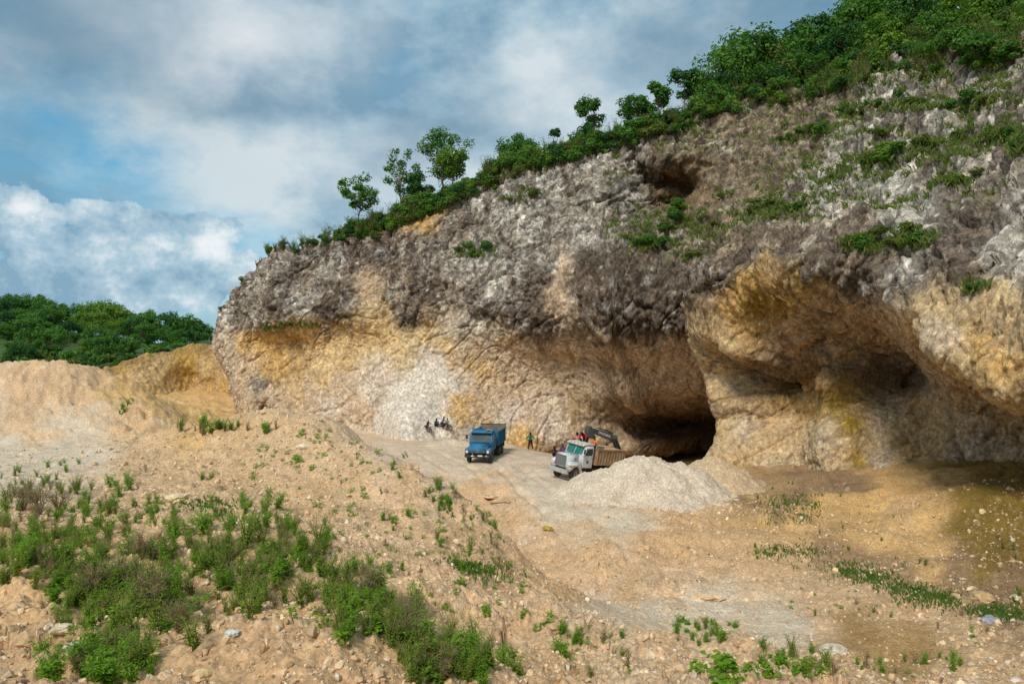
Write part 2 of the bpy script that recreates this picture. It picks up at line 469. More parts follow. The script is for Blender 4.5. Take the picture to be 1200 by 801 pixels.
# polar sheet: fine where the camera looks, coarse elsewhere
ang = np.concatenate([np.arange(-180, -42, 3.0), np.arange(-42, 42, .115), np.arange(42, 180.1, 3.0)])
rad = [1.2]
while rad[-1] < 128: rad.append(rad[-1] * 1.0052)
rad = np.array(rad + [140, 160, 190, 240, 320, 450, 700, 1200, 2200, 4000])
A, RR = np.meshgrid(np.radians(ang), rad, indexing='ij')
XY = np.stack([RR * np.sin(A), RR * np.cos(A)], -1).reshape(-1, 2)
rr = RR.ravel()
XYc = XY * np.minimum(1, 190 / np.maximum(rr, 1))[:, None]
# heights on a coarser lattice would lose the heaps, so evaluate all
Z = base_z(XYc)
far = sstep(110, 200, rr)
Z = Z * (1 - far) + 3.0 * far
pos0 = np.column_stack([XY, Z]).astype(np.float32)
TPX, TPY = proj(pos0)

# --- what the ground is made of (base colours), by place
TAN, TAN2, ROAD, PALE, OCH, BRN, WET, MOSS, SOIL = [np.array(c) for c in (
    (.65,.42,.235), (.615,.385,.20), (.66,.505,.36), (.69,.55,.40), (.63,.39,.155), (.27,.17,.095), (.42,.25,.10), (.22,.14,.03), (.20,.14,.08))]
gc = []
def g(c, *pts):
    for (px, py) in pts: gc.append((px, py, *c))
g(TAN, (50,450),(100,480),(180,500),(30,500),(250,530),(330,520),(330,560),(420,560),(250,570),(460,600),(520,640),(560,600),(600,680),(560,700),(640,720),(500,690),(420,660),(700,740),(780,770),(870,790),(980,800),(160,560))
g(TAN2,(300,770),(360,760),(440,790),(200,700),(60,720),(120,650),(300,690),(40,640),(360,600),(480,560),(650,790),(560,780))
g(PALE,(0,527),(60,528),(100,526),(20,524))
g(ROAD,(470,530),(500,520),(540,548),(600,552),(640,558),(620,530),(660,545),(540,530),(500,545),(580,530),(460,510),(490,500),(700,545))
g(TAN, (560,580),(600,600),(650,640),(700,640),(760,650),(830,660),(900,680),(620,650),(700,680),(780,700),(960,720))
g(PALE,(690,705),(720,712),(760,716),(800,718),(840,708),(900,715),(930,730),(650,590),(690,600),(730,620),(640,575))
g(TAN2,(830,625),(900,640),(800,630),(740,690),(660,690),(575,572),(930,650))
g(BRN,(880,585),(930,582),(900,600),(975,640),(1010,660),(1060,690),(1120,700),(1180,695),(1190,730),(1160,715),(950,570),(990,575))
g(OCH,(1000,610),(1050,625),(1020,590),(1070,600),(960,605),(1090,650),(920,615),(890,600),(860,570))
g(WET,(1020,750),(1050,755),(1080,750),(1000,740),(1060,770))
g(TAN,(1000,700),(1050,720),(1130,730),(1100,715),(1150,780),(1190,790),(1120,795),(1000,785))
g(MOSS,(1140,625),(1170,640),(1200,620),(1150,660),(1200,660),(1190,600),(1150,600),(1150,585),(1180,585),(1160,620),(1180,620),(1155,645),(1180,660))
g(OCH,(1050,570),(1080,560),(1085,590),(1040,600),(1090,620)); g(TAN2,(1060,585),(1075,610))
g(MOSS,(1150,550),(1185,545),(1140,570),(1200,575))
g(BRN,(1120,660),(1180,680),(1160,690))
g(OCH,(190,470),(210,480),(170,460),(240,490))
gc = np.array(gc)
wn = np.stack([fbm(pos0, .25, 3, off=5), fbm(pos0, .25, 3, off=55)], -1) * 28
QP = np.column_stack([TPX, TPY]) + wn * (np.clip(rr, 5, 60) / 30)[:, None]
NA, NR = len(ang), len(rad)
ri, ci = lattice(NA, 3), lattice(NR, 3)
roadv = np.array([[1.0] if (np.allclose(c, ROAD) or np.allclose(c, PALE) or np.allclose(c, WET)) else [0.0] for c in gc[:, 2:]])
QS = QP.reshape(NA, NR, 2)[ri][:, ci].reshape(-1, 2)
GI = upsample(idw(QS, gc[:, :2], np.hstack([gc[:, 2:], roadv]), 3.5, 8).reshape(len(ri), len(ci), 4), ri, ci).reshape(-1, 4)
GCOL = GI[:, :3]
hid = sstep(3.0, 4, np.abs(np.degrees(A.ravel())) / 12)          # beside and behind the camera: plain tan rubble
GCOL = GCOL * (1 - hid[:, None]) + TAN * hid[:, None]

# --- relief: rubble, runnels, clods
roadm = GI[:, 3]
near = 1 - sstep(25, 60, rr)
amp = (1 - .75 * roadm) * (1 - far) * (1 + .9 * sstep(42, 56, rr) * sstep(330, 250, TPX))
d1 = fbm(pos0, .30, 5, off=1, gain=.55) * .5
d2 = ridged(pos0, .7, 4, off=2) * .17
flatten = np.array([1, 1, .3], np.float32)
F0, ID0, FA0 = cells(pos0 * flatten, 1.1, 17)
F1, ID, FA1 = cells(pos0 * flatten, 3.2)
F2, ID2, FA2 = cells(pos0 * flatten, 8.5, 31)
patch = sstep(-.15, .35, fbm(pos0, .3, 3, off=8))
F3g, ID3, FA3 = cells(pos0 * np.array([1, 1, .5], np.float32), 5.2, 63)
d3 = np.maximum(0, .46 - F1) * (ID > .6) * .26 + (np.maximum(0, .48 - F3g) * .8 + .18 * FA3) * (ID3 > .35) * .24 * (.35 + .65 * patch) * (.25 + .75 * patch)
d4 = (np.maximum(0, .5 - F2) * .9 + .2 * FA2) * (ID2 > .25) * .19 * (.4 + .6 * patch)
d5 = fbm(pos0, 4.0, 4, off=4) * .08
d6 = FA0 * .26 * patch
def ruts(pts, w=.95, depth=.09):
    q = np.array([P3(px, py, 9000.0 / (py - 400))[:2] for px, py in pts]); out = np.zeros(len(pos0), np.float32)
    m = (rr > 15) & (rr < 90)
    xy = pos0[m, :2]; best = np.full(len(xy), 99.0)
    for a, b in zip(q[:-1], q[1:]):
        d = b - a; t = np.clip(((xy - a) @ d) / (d @ d), 0, 1); best = np.minimum(best, np.hypot(*(xy - a - t[:, None] * d).T))
    best = best + .15 * noise3(np.column_stack([xy * .4, xy[:, :1] * 0]))
    out[m] = -depth * np.exp(-((best - w) / .22) ** 2) + .45 * depth * np.exp(-((best - w) / .22 - 2.1) ** 2)
    return out
RUT = ruts([(560,543),(580,560),(610,590),(640,630),(690,690),(760,714),(900,722)]) + ruts([(655,556),(600,556),(540,550),(500,530)]) + ruts([(600,552),(640,585),(700,625),(800,660),(930,690)], .95, .07) + ruts([(500,512),(560,530),(620,548)], .95, .06)
Zd = RUT + amp * (d1 + d2 + d3 + d4 * near + d5 + d6)
rf = 1 - sstep(60, 90, rr) * .3
pos = pos0.copy(); pos[:, 2] += Zd * rf
# stones are paler than the earth between them, fines gather in hollows
st = ((ID > .62) & (F1 < .36)).astype(np.float32) * (.3 + .7 * patch) * amp
st2 = ((ID2 > .35) & (F2 < .38)).astype(np.float32) * near * (.4 + .6 * patch) * amp
lum = 1 + .28 * fbm(pos0, .6, 4, off=71) + .22 * fbm(pos0, 2.6, 3, off=72)
GCOL = GCOL * lum[:, None]
GCOL = GCOL * (1 - .35 * st2[:, None]) + (.35 * st2 * 1.0)[:, None] * np.array((.66, .46, .28)) * (.75 + .5 * ID2[:, None])
GCOL = GCOL * (1 - .5 * st[:, None]) + (.5 * st)[:, None] * np.array((.66, .50, .33)) * (.7 + .5 * ID[:, None])
or_ = sstep(.1, .5, fbm(pos0, .12, 3, off=90))
GCOL = GCOL * (1 - .3 * or_[:, None]) + .3 * or_[:, None] * np.array((.56, .33, .13))
GCOL = np.clip(GCOL, .02, .8)
green = sstep(120, 150, rr)[:, None]
GCOL = GCOL * (1 - green) + green * np.array((.06, .10, .03))
M_GROUND = rock_material('rubble_ground', (9, 14, 40), .05, lo=.75, hi=1.22)
fc = grid_faces(len(ang), len(rad))[:, ::-1]
ground = struct(link('ground', np_mesh('ground', pos, fc, [M_GROUND], GCOL)))
GPOS = pos
_zt = {}
def ground_z(x, y):
    """height of the finished sheet under a point"""
    a = math.degrees(math.atan2(x, y)); r = math.hypot(x, y)
    i = int(np.clip(np.searchsorted(ang, a), 1, len(ang) - 1)); j = int(np.clip(np.searchsorted(rad, r), 1, len(rad) - 1))
    n = len(rad)
    return float(np.mean([GPOS[(i - 1) * n + j - 1, 2], GPOS[i * n + j - 1, 2], GPOS[(i - 1) * n + j, 2], GPOS[i * n + j, 2]]))
# ------------------------------------------------------------------ the quarried cliff
def catmull(P, n=40):
    P = np.array(P, float)
    Q = np.vstack([2 * P[0] - P[1], P, 2 * P[-1] - P[-2]])
    out = []
    for i in range(1, len(Q) - 2):
        t = np.linspace(0, 1, n, endpoint=False)[:, None]
        a, b, c, d = Q[i - 1], Q[i], Q[i + 1], Q[i + 2]
        out.append(.5 * (2 * b + (c - a) * t + (2 * a - 5 * b + 4 * c - d) * t ** 2 + (3 * b - a - 3 * c + d) * t ** 3))
    return np.vstack(out + [P[-1:]])

class Curtain:
    """a plan line with outward normals; rock is measured as an offset from it"""
    def __init__(self, pts, nsig=5.0):
        Pd = catmull(pts)
        L = np.concatenate([[0], np.cumsum(np.linalg.norm(np.diff(Pd, axis=0), axis=1))])
        self.L = L[-1]
        s = np.arange(0, self.L, .25)
        self.s = s
        self.P = np.column_stack([np.interp(s, L, Pd[:, 0]), np.interp(s, L, Pd[:, 1])])
        t = np.gradient(self.P, axis=0); t /= np.linalg.norm(t, axis=1)[:, None]
        nrm = np.column_stack([t[:, 1], -t[:, 0]])
        w = np.exp(-.5 * (np.arange(-60, 61) * .25 / nsig) ** 2); w /= w.sum()
        nn = np.column_stack([np.convolve(np.pad(nrm[:, k], 60, mode='edge'), w, 'valid') for k in (0, 1)])
        self.N = nn / np.linalg.norm(nn, axis=1)[:, None]
        w = np.exp(-.5 * (np.arange(-160, 161) * .25 / 15) ** 2); w /= w.sum()
        nn = np.column_stack([np.convolve(np.pad(nrm[:, k], 160, mode='edge'), w, 'valid') for k in (0, 1)])
        self.NW = nn / np.linalg.norm(nn, axis=1)[:, None]
    def push(self, P, N, NW, off):
        """near offsets follow the local wall, deep setbacks follow the general lie of the hill"""
        return P + N * np.maximum(off, -4) + NW * np.minimum(off + 4, 0)
    def at(self, s):
        P = np.column_stack([np.interp(s, self.s, self.P[:, k]) for k in (0, 1)])
        N = np.column_stack([np.interp(s, self.s, self.N[:, k]) for k in (0, 1)])
        NW = np.column_stack([np.interp(s, self.s, self.NW[:, k]) for k in (0, 1)])
        return P, N, NW
    def ray(self, px, py, off, lo=0, hi=1e9):
        """where the view line through a photo pixel meets the curtain pushed out by off: (s, z)"""
        m = (self.s >= lo) & (self.s <= hi)
        Q = self.push(self.P, self.N, self.NW, off)
        f = Q[:, 0] - (px - CX) / F * Q[:, 1]
        f = np.where(Q[:, 1] > 2, f, 1e3)
        best = None
        idx = np.where(m)[0]
        for i in idx[:-1]:
            if f[i] * f[i + 1] <= 0 and abs(f[i]) < 50:
                k = f[i] / (f[i] - f[i + 1] + 1e-12)
                q = Q[i] * (1 - k) + Q[i + 1] * k
                if best is None or q[1] < best[2]:
                    best = (self.s[i] + .25 * k, EYE - (py - CY) / F * q[1], q[1])
        if best is None:
            j = idx[np.argmin(np.abs(f[idx]))]
            best = (self.s[j], EYE - (py - CY) / F * Q[j, 1], Q[j, 1])
            MISS.append((px, py, off))
        return best
MISS = []
CP = [(-48,135), (-44.5,118), (-41,107), (-39.2,101), (-36.5,97), (-30,93), (-22,90), (-15,88), (0,84), (10,80), (17,77), (20.5,74.5), (19.8,69), (18.2,64.5), (20.5,60), (23.2,55), (25.2,49), (26.2,43), (27,37), (27.5,30), (28,20), (27,8), (25,-6)]
cur = Curtain(CP, 3.2)
S_CORNER = None
# station of the buttress corner (where back wall turns into the near wall)
S_CORNER = cur.s[np.argmin(((cur.P - np.array([18.2, 64.5])) ** 2).sum(1))]
S_BACK = cur.s[np.argmin(((cur.P - np.array([20.5, 74.5])) ** 2).sum(1))]

C = []      # (s, z, off)
def c(px, py, off, br='a'):
    lo, hi = {'a': (0, 1e9), 'b': (0, S_BACK + 1.0), 'f': (S_CORNER - 3.5, 1e9)}[br]
    s, z, d = cur.ray(px, py, off, lo, hi)
    C.append((s, z, off))
RIM = []
def rim(px, py, off, br='a'):
    lo, hi = {'a': (0, 1e9), 'b': (0, S_BACK), 'f': (S_BACK - 2, 1e9)}[br]
    s, z, d = cur.ray(px, py, off, lo, hi)
    C.append((s, z, off)); RIM.append((s, z))
def tipS(x, y): return cur.s[np.argmin(((cur.P - np.array([x, y])) ** 2).sum(1))]
S_TIP = tipS(-39.2, 101)
for (x, y, z, o) in [(-44, 117, 10, -1), (-41, 107, 10.8, -.6), (-39.2, 101, 11.6, -.4), (-37.8, 98.6, 13.6, -.6), (-36.3, 96.9, 15.8, -.9), (-33.5, 94.9, 18.6, -1.5), (-30.5, 93.3, 20.6, -2.2)]:
    C.append((tipS(x, y), z, o)); RIM.append((tipS(x, y), z))
for ds in (-9, -6, -3, 0, 2.5):
    for z, o in ((9.6, .1), (7.5, -.7), (5.5, -1.7), (3, -2.7), (0, -3.2), (-4, -3.2)): C.append((S_TIP + ds, z, o))
for a in [(330,284,-4.4,'b'),(400,277,-5.6,'b'),(440,260,-6.6,'b'),(520,228,-8,'b'),(600,198,-9,'b'),(680,180,-10,'b'),(760,152,-11.5,'b'),(815,134,-12.5,'b')]: rim(*a)
for a in [(950,98,-17,'f'),(1000,86,-17,'f'),(1060,72,-16,'f'),(1130,58,-16,'f'),(1195,60,-15,'f')]: rim(*a)
# left block, weathered cap over the dug ochre wall
for a in [(290,350,-.4),(300,330,-1.4),(340,330,-1.0),(380,350,0),(380,310,-3.2),(430,330,-1.6),(450,300,-3.6),(300,384,.9),(330,380,1.0),(360,374,1.1),(400,372,.9),(430,376,.2),
          (470,350,-.6),(310,398,-1.5),(345,394,-1.6),(400,390,-1.3),(440,395,-.8),(320,440,-.4),(370,440,-.2),(430,440,.6),(320,480,.8),(370,480,1.6),(430,505,2.8),
          (285,410,.3),(290,440,.5),(285,470,1.6),(305,470,2.0),(312,490,2.4),(290,492,2.2),
          # scree cone
          (470,490,6.5),(500,500,5.5),(480,520,8),(515,425,.2),(490,440,1.6),(465,460,3.0),(450,430,1.6),(540,500,3.5),(520,470,2.2),(450,510,5),
          # centre
          (520,330,-.8),(520,280,-4.2),(560,340,.2),(560,270,-4.6),(620,330,.8),(600,290,-2.2),(620,240,-6),(660,300,-1.0),(680,260,-4.8),(700,330,1.3),(720,220,-7.4),(740,290,-1.0),(770,330,1.8),(560,380,.2),
          (610,384,1.1),(650,392,1.3),(700,392,1.6),(740,388,1.9),(785,385,2.2),
          (560,420,-.6),(600,420,-1.2),(640,425,-2.4),(690,425,-3.0),(740,425,-3.4),(600,470,-1.6),(650,470,-3.2),(700,470,-4.4),(740,460,-5),
          (560,470,.2),(560,500,1.6),(590,505,.2),(610,520,.2),(650,512,-2.4),(700,520,-4.2),(735,530,-6)]: c(*a, 'b')
# small cave high on the wall and the bushy shelf below it
for a in [(795,222,-15.5),(783,222,-14.5),(806,216,-15),(795,209,-14),(784,236,-13.5),(806,230,-14.5),(794,242,-12.5),(795,190,-9.2),(795,172,-10),(775,196,-9),(814,194,-9.6),(764,218,-8),(824,215,-8.8),(766,236,-6.8),(790,245,-7.4),(770,275,-4.5),(820,270,-5),(740,270,-4)]: c(*a, 'b')
# alcove and dark cave under it
for a in [(790,430,-4.0),(830,440,-4.5),(800,455,-6),(760,465,-7),(800,466,-8.6),(845,462,-8.8),(765,484,-9.4),(775,500,-16),(800,490,-21),(835,484,-22),(772,530,-16),(800,530,-22),(835,520,-23),(750,500,-8.0),(752,530,-8.5)]: c(*a, 'b')
for (ds, z, o) in [(0, 1, -22), (0, -2, -22), (0, 3.2, -19), (0, 8, -3.5), (0, 14, 1.5), (0, 20, -1), (3, 2, -6), (3, 8, -1.5), (3, 14, 2)]:
    C.append((S_BACK + ds, z, o))
# near buttress and its hollows
for a in [(806,352,3.4),(815,372,3.0),(826,398,2.0),(842,425,.5),(854,450,-.4),(852,480,-.1),(843,508,.5),(833,535,1.3),(826,560,1.9),
          (880,250,-4),(860,200,-9),(850,160,-12),(880,290,1.2),(840,310,2.8),(930,250,-3.4),(940,290,2.2),(930,200,-8),(930,150,-13),
          (1000,290,2.6),(1000,250,-1.5),(1000,200,-7),(1000,140,-12),(1080,300,2.4),(1080,240,-2.5),(1080,180,-7.5),(1080,120,-12),(1150,260,1.2),(1150,210,-3),(1150,150,-8),(1150,100,-12),(1190,200,-2.5),(1190,280,2.5),
          (900,312,3.6),(960,322,3.0),(1035,340,3.8),(830,335,3.2),(860,360,2.2),(900,350,2.4),(960,362,.2),(1005,368,-2.2),(1040,385,-4.2),(880,395,.8),(930,395,-1.2),(980,400,-4.0),(865,420,.4),(900,424,-.4),(940,424,-2.4),(1000,424,-8),
          (1050,425,-9),(885,440,-3.4),(920,440,-7.6),(945,446,-6.4),(880,500,-1.6),(912,490,-4.2),(942,500,-4.6),(885,555,-.2),(930,560,-2.2),(868,470,-1.0),
          (962,450,-2.4),(985,485,-1.9),(1003,520,-1.7),(1014,558,-1.3),(985,440,-7.5),(1010,440,-13),(1045,443,-13),(1062,452,-10),(1035,480,-5.2),(1045,520,-4.2),(1055,560,-2.6),(1100,500,-6),(1100,540,-5),(1100,585,-2.6),
          (1150,520,-6.6),(1160,560,-5.6),(1190,540,-6.5),
          
          (1055,360,4.0),(1080,392,4.1),(1103,425,4.1),(1130,445,4.1),(1160,460,4.2),(1195,480,4.3),(1110,350,4.4),(1150,340,4.3),(1150,400,4.7),(1190,350,4.4),(1195,420,4.8),
          (1050,392,-1.6),(1085,430,-3.6),(1110,455,-4.8),(1150,480,-5.6),(1195,505,-6)]: c(*a, 'f')
# the hollow runs on under the near lip, also where the lip hides it
for (px, py) in [(1103,425),(1130,445),(1160,460),(1195,480)]:
    s_l, z_l, _ = cur.ray(px, py, 4.1, S_CORNER - 3.5)
    for dz, o in ((1.0, 1.0), (1.8, -3.0), (3.0, -5.2)):
        if z_l - dz > 3.4: C.append((s_l, z_l - dz, o))
    C.append((s_l, 3.3, -4.2)); C.append((s_l + 2.2, 3.3, -4.0)); C.append((s_l + 2.2, z_l - 2.2, -4.5))
def cxyz(px, py, d, b=True):
    """a control given outright as a place in the quarry"""
    X, Y, z = P3(px, py, d)
    rel = np.array([X, Y]) - cur.P; o = (rel * cur.N).sum(1); o = np.clip(o, -4, 12)
    j = int(np.argmin(np.hypot(*(cur.P + cur.N * o[:, None] - np.array([X, Y])).T)))
    C.append((cur.s[j], z, o[j]))
sp = cur.s[np.argmin(((cur.P - np.array([27.5, 30])) ** 2).sum(1))]
for (ds, z, o) in [(0, 12, 4), (0, 8, 4.2), (0, 5, -3.5), (0, 1.2, 4.5), (0, -2, 7), (0, 18, 0), (0, 24, -7), (0, 30, -14), (12, 12, 3), (12, 5, -3), (12, 1, 3.5), (12, 22, -5), (12, 30, -12), (30, 5, 0), (30, 20, -6), (30, 30, -12)]:
    C.append((sp + ds, z, o))
for (s, o) in [(0, 0), (8, 0), (16, 0)]:
    C.append((s, 3, o)); C.append((s, 12, o - 2))
RIM = np.array(sorted(RIM)); RIM = np.vstack([[0, RIM[0, 1] - 1.5], RIM, [RIM[-1, 0] + 12, RIM[-1, 1] + .5], [cur.L, RIM[-1, 1]]])
C = np.array(C)
if MISS: print('MISS', MISS)
# drop near-duplicates
keep = []
for i in range(len(C)):
    if all(np.hypot(*(C[i, :2] - C[j, :2])) > .35 for j in keep): keep.append(i)
C = C[keep]
offs = RBF(C[:, :2], C[:, 2], c=1.0, smooth=.13)

# stations along the wall: spacing follows the distance to the eye
S = [0.0]
while S[-1] < cur.L - 1:
    P, N, NW = cur.at(np.array([S[-1]]))
    d = max(12.0, float(np.hypot(*P[0])))
    vis = P[0, 1] > 25 and P[0, 0] > -42
    S.append(S[-1] + (d * .00145 if vis else .8))
S = np.array(S)
NV, NT = 430, 240
zr = np.interp(S, RIM[:, 0], RIM[:, 1])
k_ = np.exp(-.5 * (np.arange(-40, 41) / 8) ** 2); k_ /= k_.sum()
zr = np.convolve(np.pad(zr, 40, mode='edge'), k_, 'valid')
zr = zr + fbm(np.column_stack([S, S * 0, S * 0]), .25, 4) * 1.0
Tt = np.linspace(0, 1, NT)
ZB = -5.0
Zg = ZB + (zr[:, None] - ZB) * Tt[None, :]
Sg = np.repeat(S[:, None], NT, 1)
Og = offs(np.column_stack([Sg.ravel(), Zg.ravel()])).reshape(Sg.shape)
P, N, NW = cur.at(S)
# even spacing along the profile, so ceilings get as many points as walls
prof = np.concatenate([np.zeros((len(S), 1)), np.cumsum(np.hypot(np.diff(Og, axis=1), np.diff(Zg, axis=1) * 1.0), axis=1)], 1)
V0 = np.empty((len(S), NV, 3), np.float32); SZ = np.empty((len(S), NV, 2), np.float32)
for i in range(len(S)):
    q = np.linspace(0, prof[i, -1], NV)
    o = np.interp(q, prof[i], Og[i]); z = np.interp(q, prof[i], Zg[i])
    V0[i, :, :2] = cur.push(P[i][None], N[i][None], NW[i][None], o[:, None]); V0[i, :, 2] = z
    SZ[i, :, 0] = S[i]; SZ[i, :, 1] = z
# hill above the rim
NCAP = 60
back = -NW * .35 + np.array([.25, .97]) * .65; back /= np.linalg.norm(back, axis=1)[:, None]
dist = np.cumsum(np.linspace(.25, 2.2, NCAP))
pxr, pyr = proj(V0[:, -1]); elev = np.clip((CY - pyr) / F, .05, .6)
cap = np.empty((len(S), NCAP, 3), np.float32)
slope = np.clip(elev * .8, .05, .4)
cap[:, :, :2] = V0[:, -1:, :2] + back[:, None, :] * dist[None, :, None]
cap[:, :, 2] = V0[:, -1:, 2] + slope[:, None] * dist[None, :] * np.clip(1.25 - dist[None, :] / 90, .3, 1)
G0 = np.concatenate([V0, cap], 1)
SZ = np.concatenate([SZ, np.stack([np.repeat(S[:, None], NCAP, 1), cap[:, :, 2]], -1)], 1)
NVV = NV + NCAP
def normals(G):
    a = np.gradient(G, axis=0); b = np.gradient(G, axis=1)
    n = np.cross(a, b); n /= np.linalg.norm(n, axis=-1, keepdims=True) + 1e-9
    return n
NRM = normals(G0)                       # along s, then up: points out of the rock
flat0 = G0.reshape(-1, 3); CPX, CPY = proj(flat0)
DD = flat0[:, 1]
sflat = SZ[..., 0].ravel(); front = sflat > S_CORNER - 2.5

# --- control colours of the rock; in the caves their shade is painted in
GRY, LGR, DRK, BGR, OCR, TNW, PAL, BRW, MSY, SCR, CAV_SHADE, GRN = [np.array(v) for v in (
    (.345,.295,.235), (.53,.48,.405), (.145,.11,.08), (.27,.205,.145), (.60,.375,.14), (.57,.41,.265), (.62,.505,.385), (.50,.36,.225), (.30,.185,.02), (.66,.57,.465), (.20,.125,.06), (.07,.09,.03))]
cc = []
def k(col, br, *pts):
    for (px, py) in pts: cc.append((px, py, 400.0 * (br == 'f'), *col))
k(GRY,'b',(300,320),(340,310),(380,330),(330,350),(400,300),(290,350),(360,290),(560,260),(600,290),(680,220),(520,300),(640,260),(700,250),(760,190),(720,200),(480,300))
k(LGR,'b',(270,370),(300,375),(345,360),(285,335),(560,300),(600,240),(560,235),(700,190),(650,210),(690,280),(640,310),(590,340),(570,320),(740,175),(640,250),(625,270),(605,300),(588,325),(572,350),(557,378),(700,240),(720,225))
k(TNW,'b',(655,315),(662,345),(648,350),(430,330)); k(BGR,'b',(640,330),(675,340))
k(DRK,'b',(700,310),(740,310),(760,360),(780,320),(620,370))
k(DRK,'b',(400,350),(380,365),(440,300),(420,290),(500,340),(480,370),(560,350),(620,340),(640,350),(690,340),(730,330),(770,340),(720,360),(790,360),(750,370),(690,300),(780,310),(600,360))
k(BGR,'b',(310,350),(350,330),(430,320),(470,330),(520,350),(540,270),(450,280),(640,370),(580,370),(800,300),(830,160),(780,170))
ORL = np.array((.62,.43,.21))
k(ORL,'b',(360,400),(400,395),(400,420),(440,385),(460,400),(430,400),(500,390),(520,400),(480,420),(340,450),(380,440))
k(OCR,'b',(300,400),(320,410),(310,430),(340,425),(290,400),(490,260),(350,398))
k(TNW,'b',(360,450),(400,450),(330,470),(420,480),(360,490),(540,420),(560,400),(600,400),(620,420),(560,450),(600,450),(660,420),(700,420),(740,420),(640,450),(560,480),(620,490),(780,420),(820,430),(800,440))
k(PAL,'b',(440,440),(430,460),(550,440),(600,480),(640,500),(590,500),(640,470),(380,470),(530,380),(560,380))
k(SCR,'b',(470,470),(490,480),(480,500),(510,440),(500,460),(450,490),(520,500),(550,510),(500,520),(510,410),(460,510),(490,450),(495,430),(520,440),(505,475),(475,455))
k(OCR,'b',(540,470),(535,490),(560,430),(610,515),(570,510))
k(BRW,'b',(700,450),(680,480),(740,450),(700,500),(740,480),(720,520),(660,440))
k(CAV_SHADE,'b',(800,500),(770,490),(830,490),(780,530),(750,500),(795,215),(780,210))
k(GRY,'b',(300,452),(310,480),(250,385),(318,490)); k(TNW,'b',(280,450),(285,480),(295,470),(258,420),(290,430),(312,462)); k(PAL,'b',(262,415),(275,430),(255,400)); k(MSY,'b',(270,465)); k(PAL,'b',(268,400),(285,430),(270,450),(262,470),(255,440)); k(PAL,'b',(276,470))
k(BGR,'f',(860,290),(840,320),(900,280),(940,270),(880,230),(860,200),(960,290),(1000,310),(1040,310),(920,300),(1010,270))
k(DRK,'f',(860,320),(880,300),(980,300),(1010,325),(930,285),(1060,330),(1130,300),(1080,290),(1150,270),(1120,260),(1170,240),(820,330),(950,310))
k(LGR,'f',(950,220),(1000,180),(1050,220),(900,200),(1000,230),(980,240),(1060,200),(1150,110),(1080,260),(1070,280),(1140,90),(1090,230),(1050,240),(1180,290),(1190,310),(1050,100),(1100,140),(1060,320),(1190,260))
k(GRY,'f',(880,180),(920,170),(960,160),(1000,140),(1040,160),(1120,180),(1160,200),(1190,220),(1190,150),(900,140),(1100,100),(1180,110),(940,190))
k(OCR,'f',(900,470),(945,470),(1080,490),(1060,530),(1000,460),(900,330),(880,340),(930,340),(910,320),(860,360),(870,380),(1150,400),(1180,430))
k(MSY,'f',(930,325),(920,335),(1190,650),(1160,640),(1190,620),(1180,570),(1150,650),(1000,500),(985,470),(1012,545),(1195,580),(890,350),(880,560))
k(BRW,'f',(960,360),(1000,370),(980,390),(940,370),(1030,380),(1040,410),(920,400),(1100,450),(1150,480),(1190,510),(1080,430),(1000,410),(900,410),(1160,560),(1180,600),(1130,530))
k(CAV_SHADE,'f',(1000,440),(1040,445),(920,435),(890,432),(1060,440),(1020,430))
TNF = np.array((.55,.385,.205)); PLF = np.array((.60,.465,.315))
k(TNF,'f',(840,380),(850,410),(870,400),(860,450),(850,500),(840,530),(890,480),(900,520),(880,540),(930,500),(950,540),(980,530),(1050,500),(1080,520),(1100,500),(1110,550),(1060,560),(1100,360),(1130,380),(1080,370),(1120,420),(1190,400),(1160,370),(1190,460),(1170,350),(1190,370),(1000,560))
k(PLF,'f',(960,560),(1030,540),(1040,550),(940,550),(900,550),(1090,380),(1110,400),(970,520),(1035,500),(870,500))
cc = np.array(cc)
wq = np.stack([fbm(flat0, .16, 4, off=31), fbm(flat0, .16, 4, off=63), 0 * DD], -1) * 16 + np.stack([fbm(flat0, .9, 3, off=3), fbm(flat0, .9, 3, off=6), 0 * DD], -1) * 12
PT = np.column_stack([CPX, CPY, 400.0 * front]) + wq
# how weathered (craggy) the rock is, 1 = old surface, 0 = freshly dug and smooth
old = {tuple(v): o for v, o in ((GRY,1),(LGR,1),(DRK,1),(BGR,1),(OCR,.3),(TNW,.15),(PAL,.13),(BRW,.3),(MSY,.3),(ORL,.12),(TNF,.15),(PLF,.13),(SCR,.03),(CAV_SHADE,.4),(GRN,.6))}
ri, ci = lattice(len(S), 3), lattice(NVV, 3)
vals = np.hstack([cc[:, 3:], np.array([[old[tuple(v)]] for v in cc[:, 3:]]), np.array([[1.0] if np.allclose(v, SCR) else [0.0] for v in cc[:, 3:]])])
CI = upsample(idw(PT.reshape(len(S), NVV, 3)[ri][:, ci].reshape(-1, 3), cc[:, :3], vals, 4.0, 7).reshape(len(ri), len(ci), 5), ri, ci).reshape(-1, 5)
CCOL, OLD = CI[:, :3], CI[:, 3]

# --- relief
s_, z_ = sflat, SZ[..., 1].ravel()
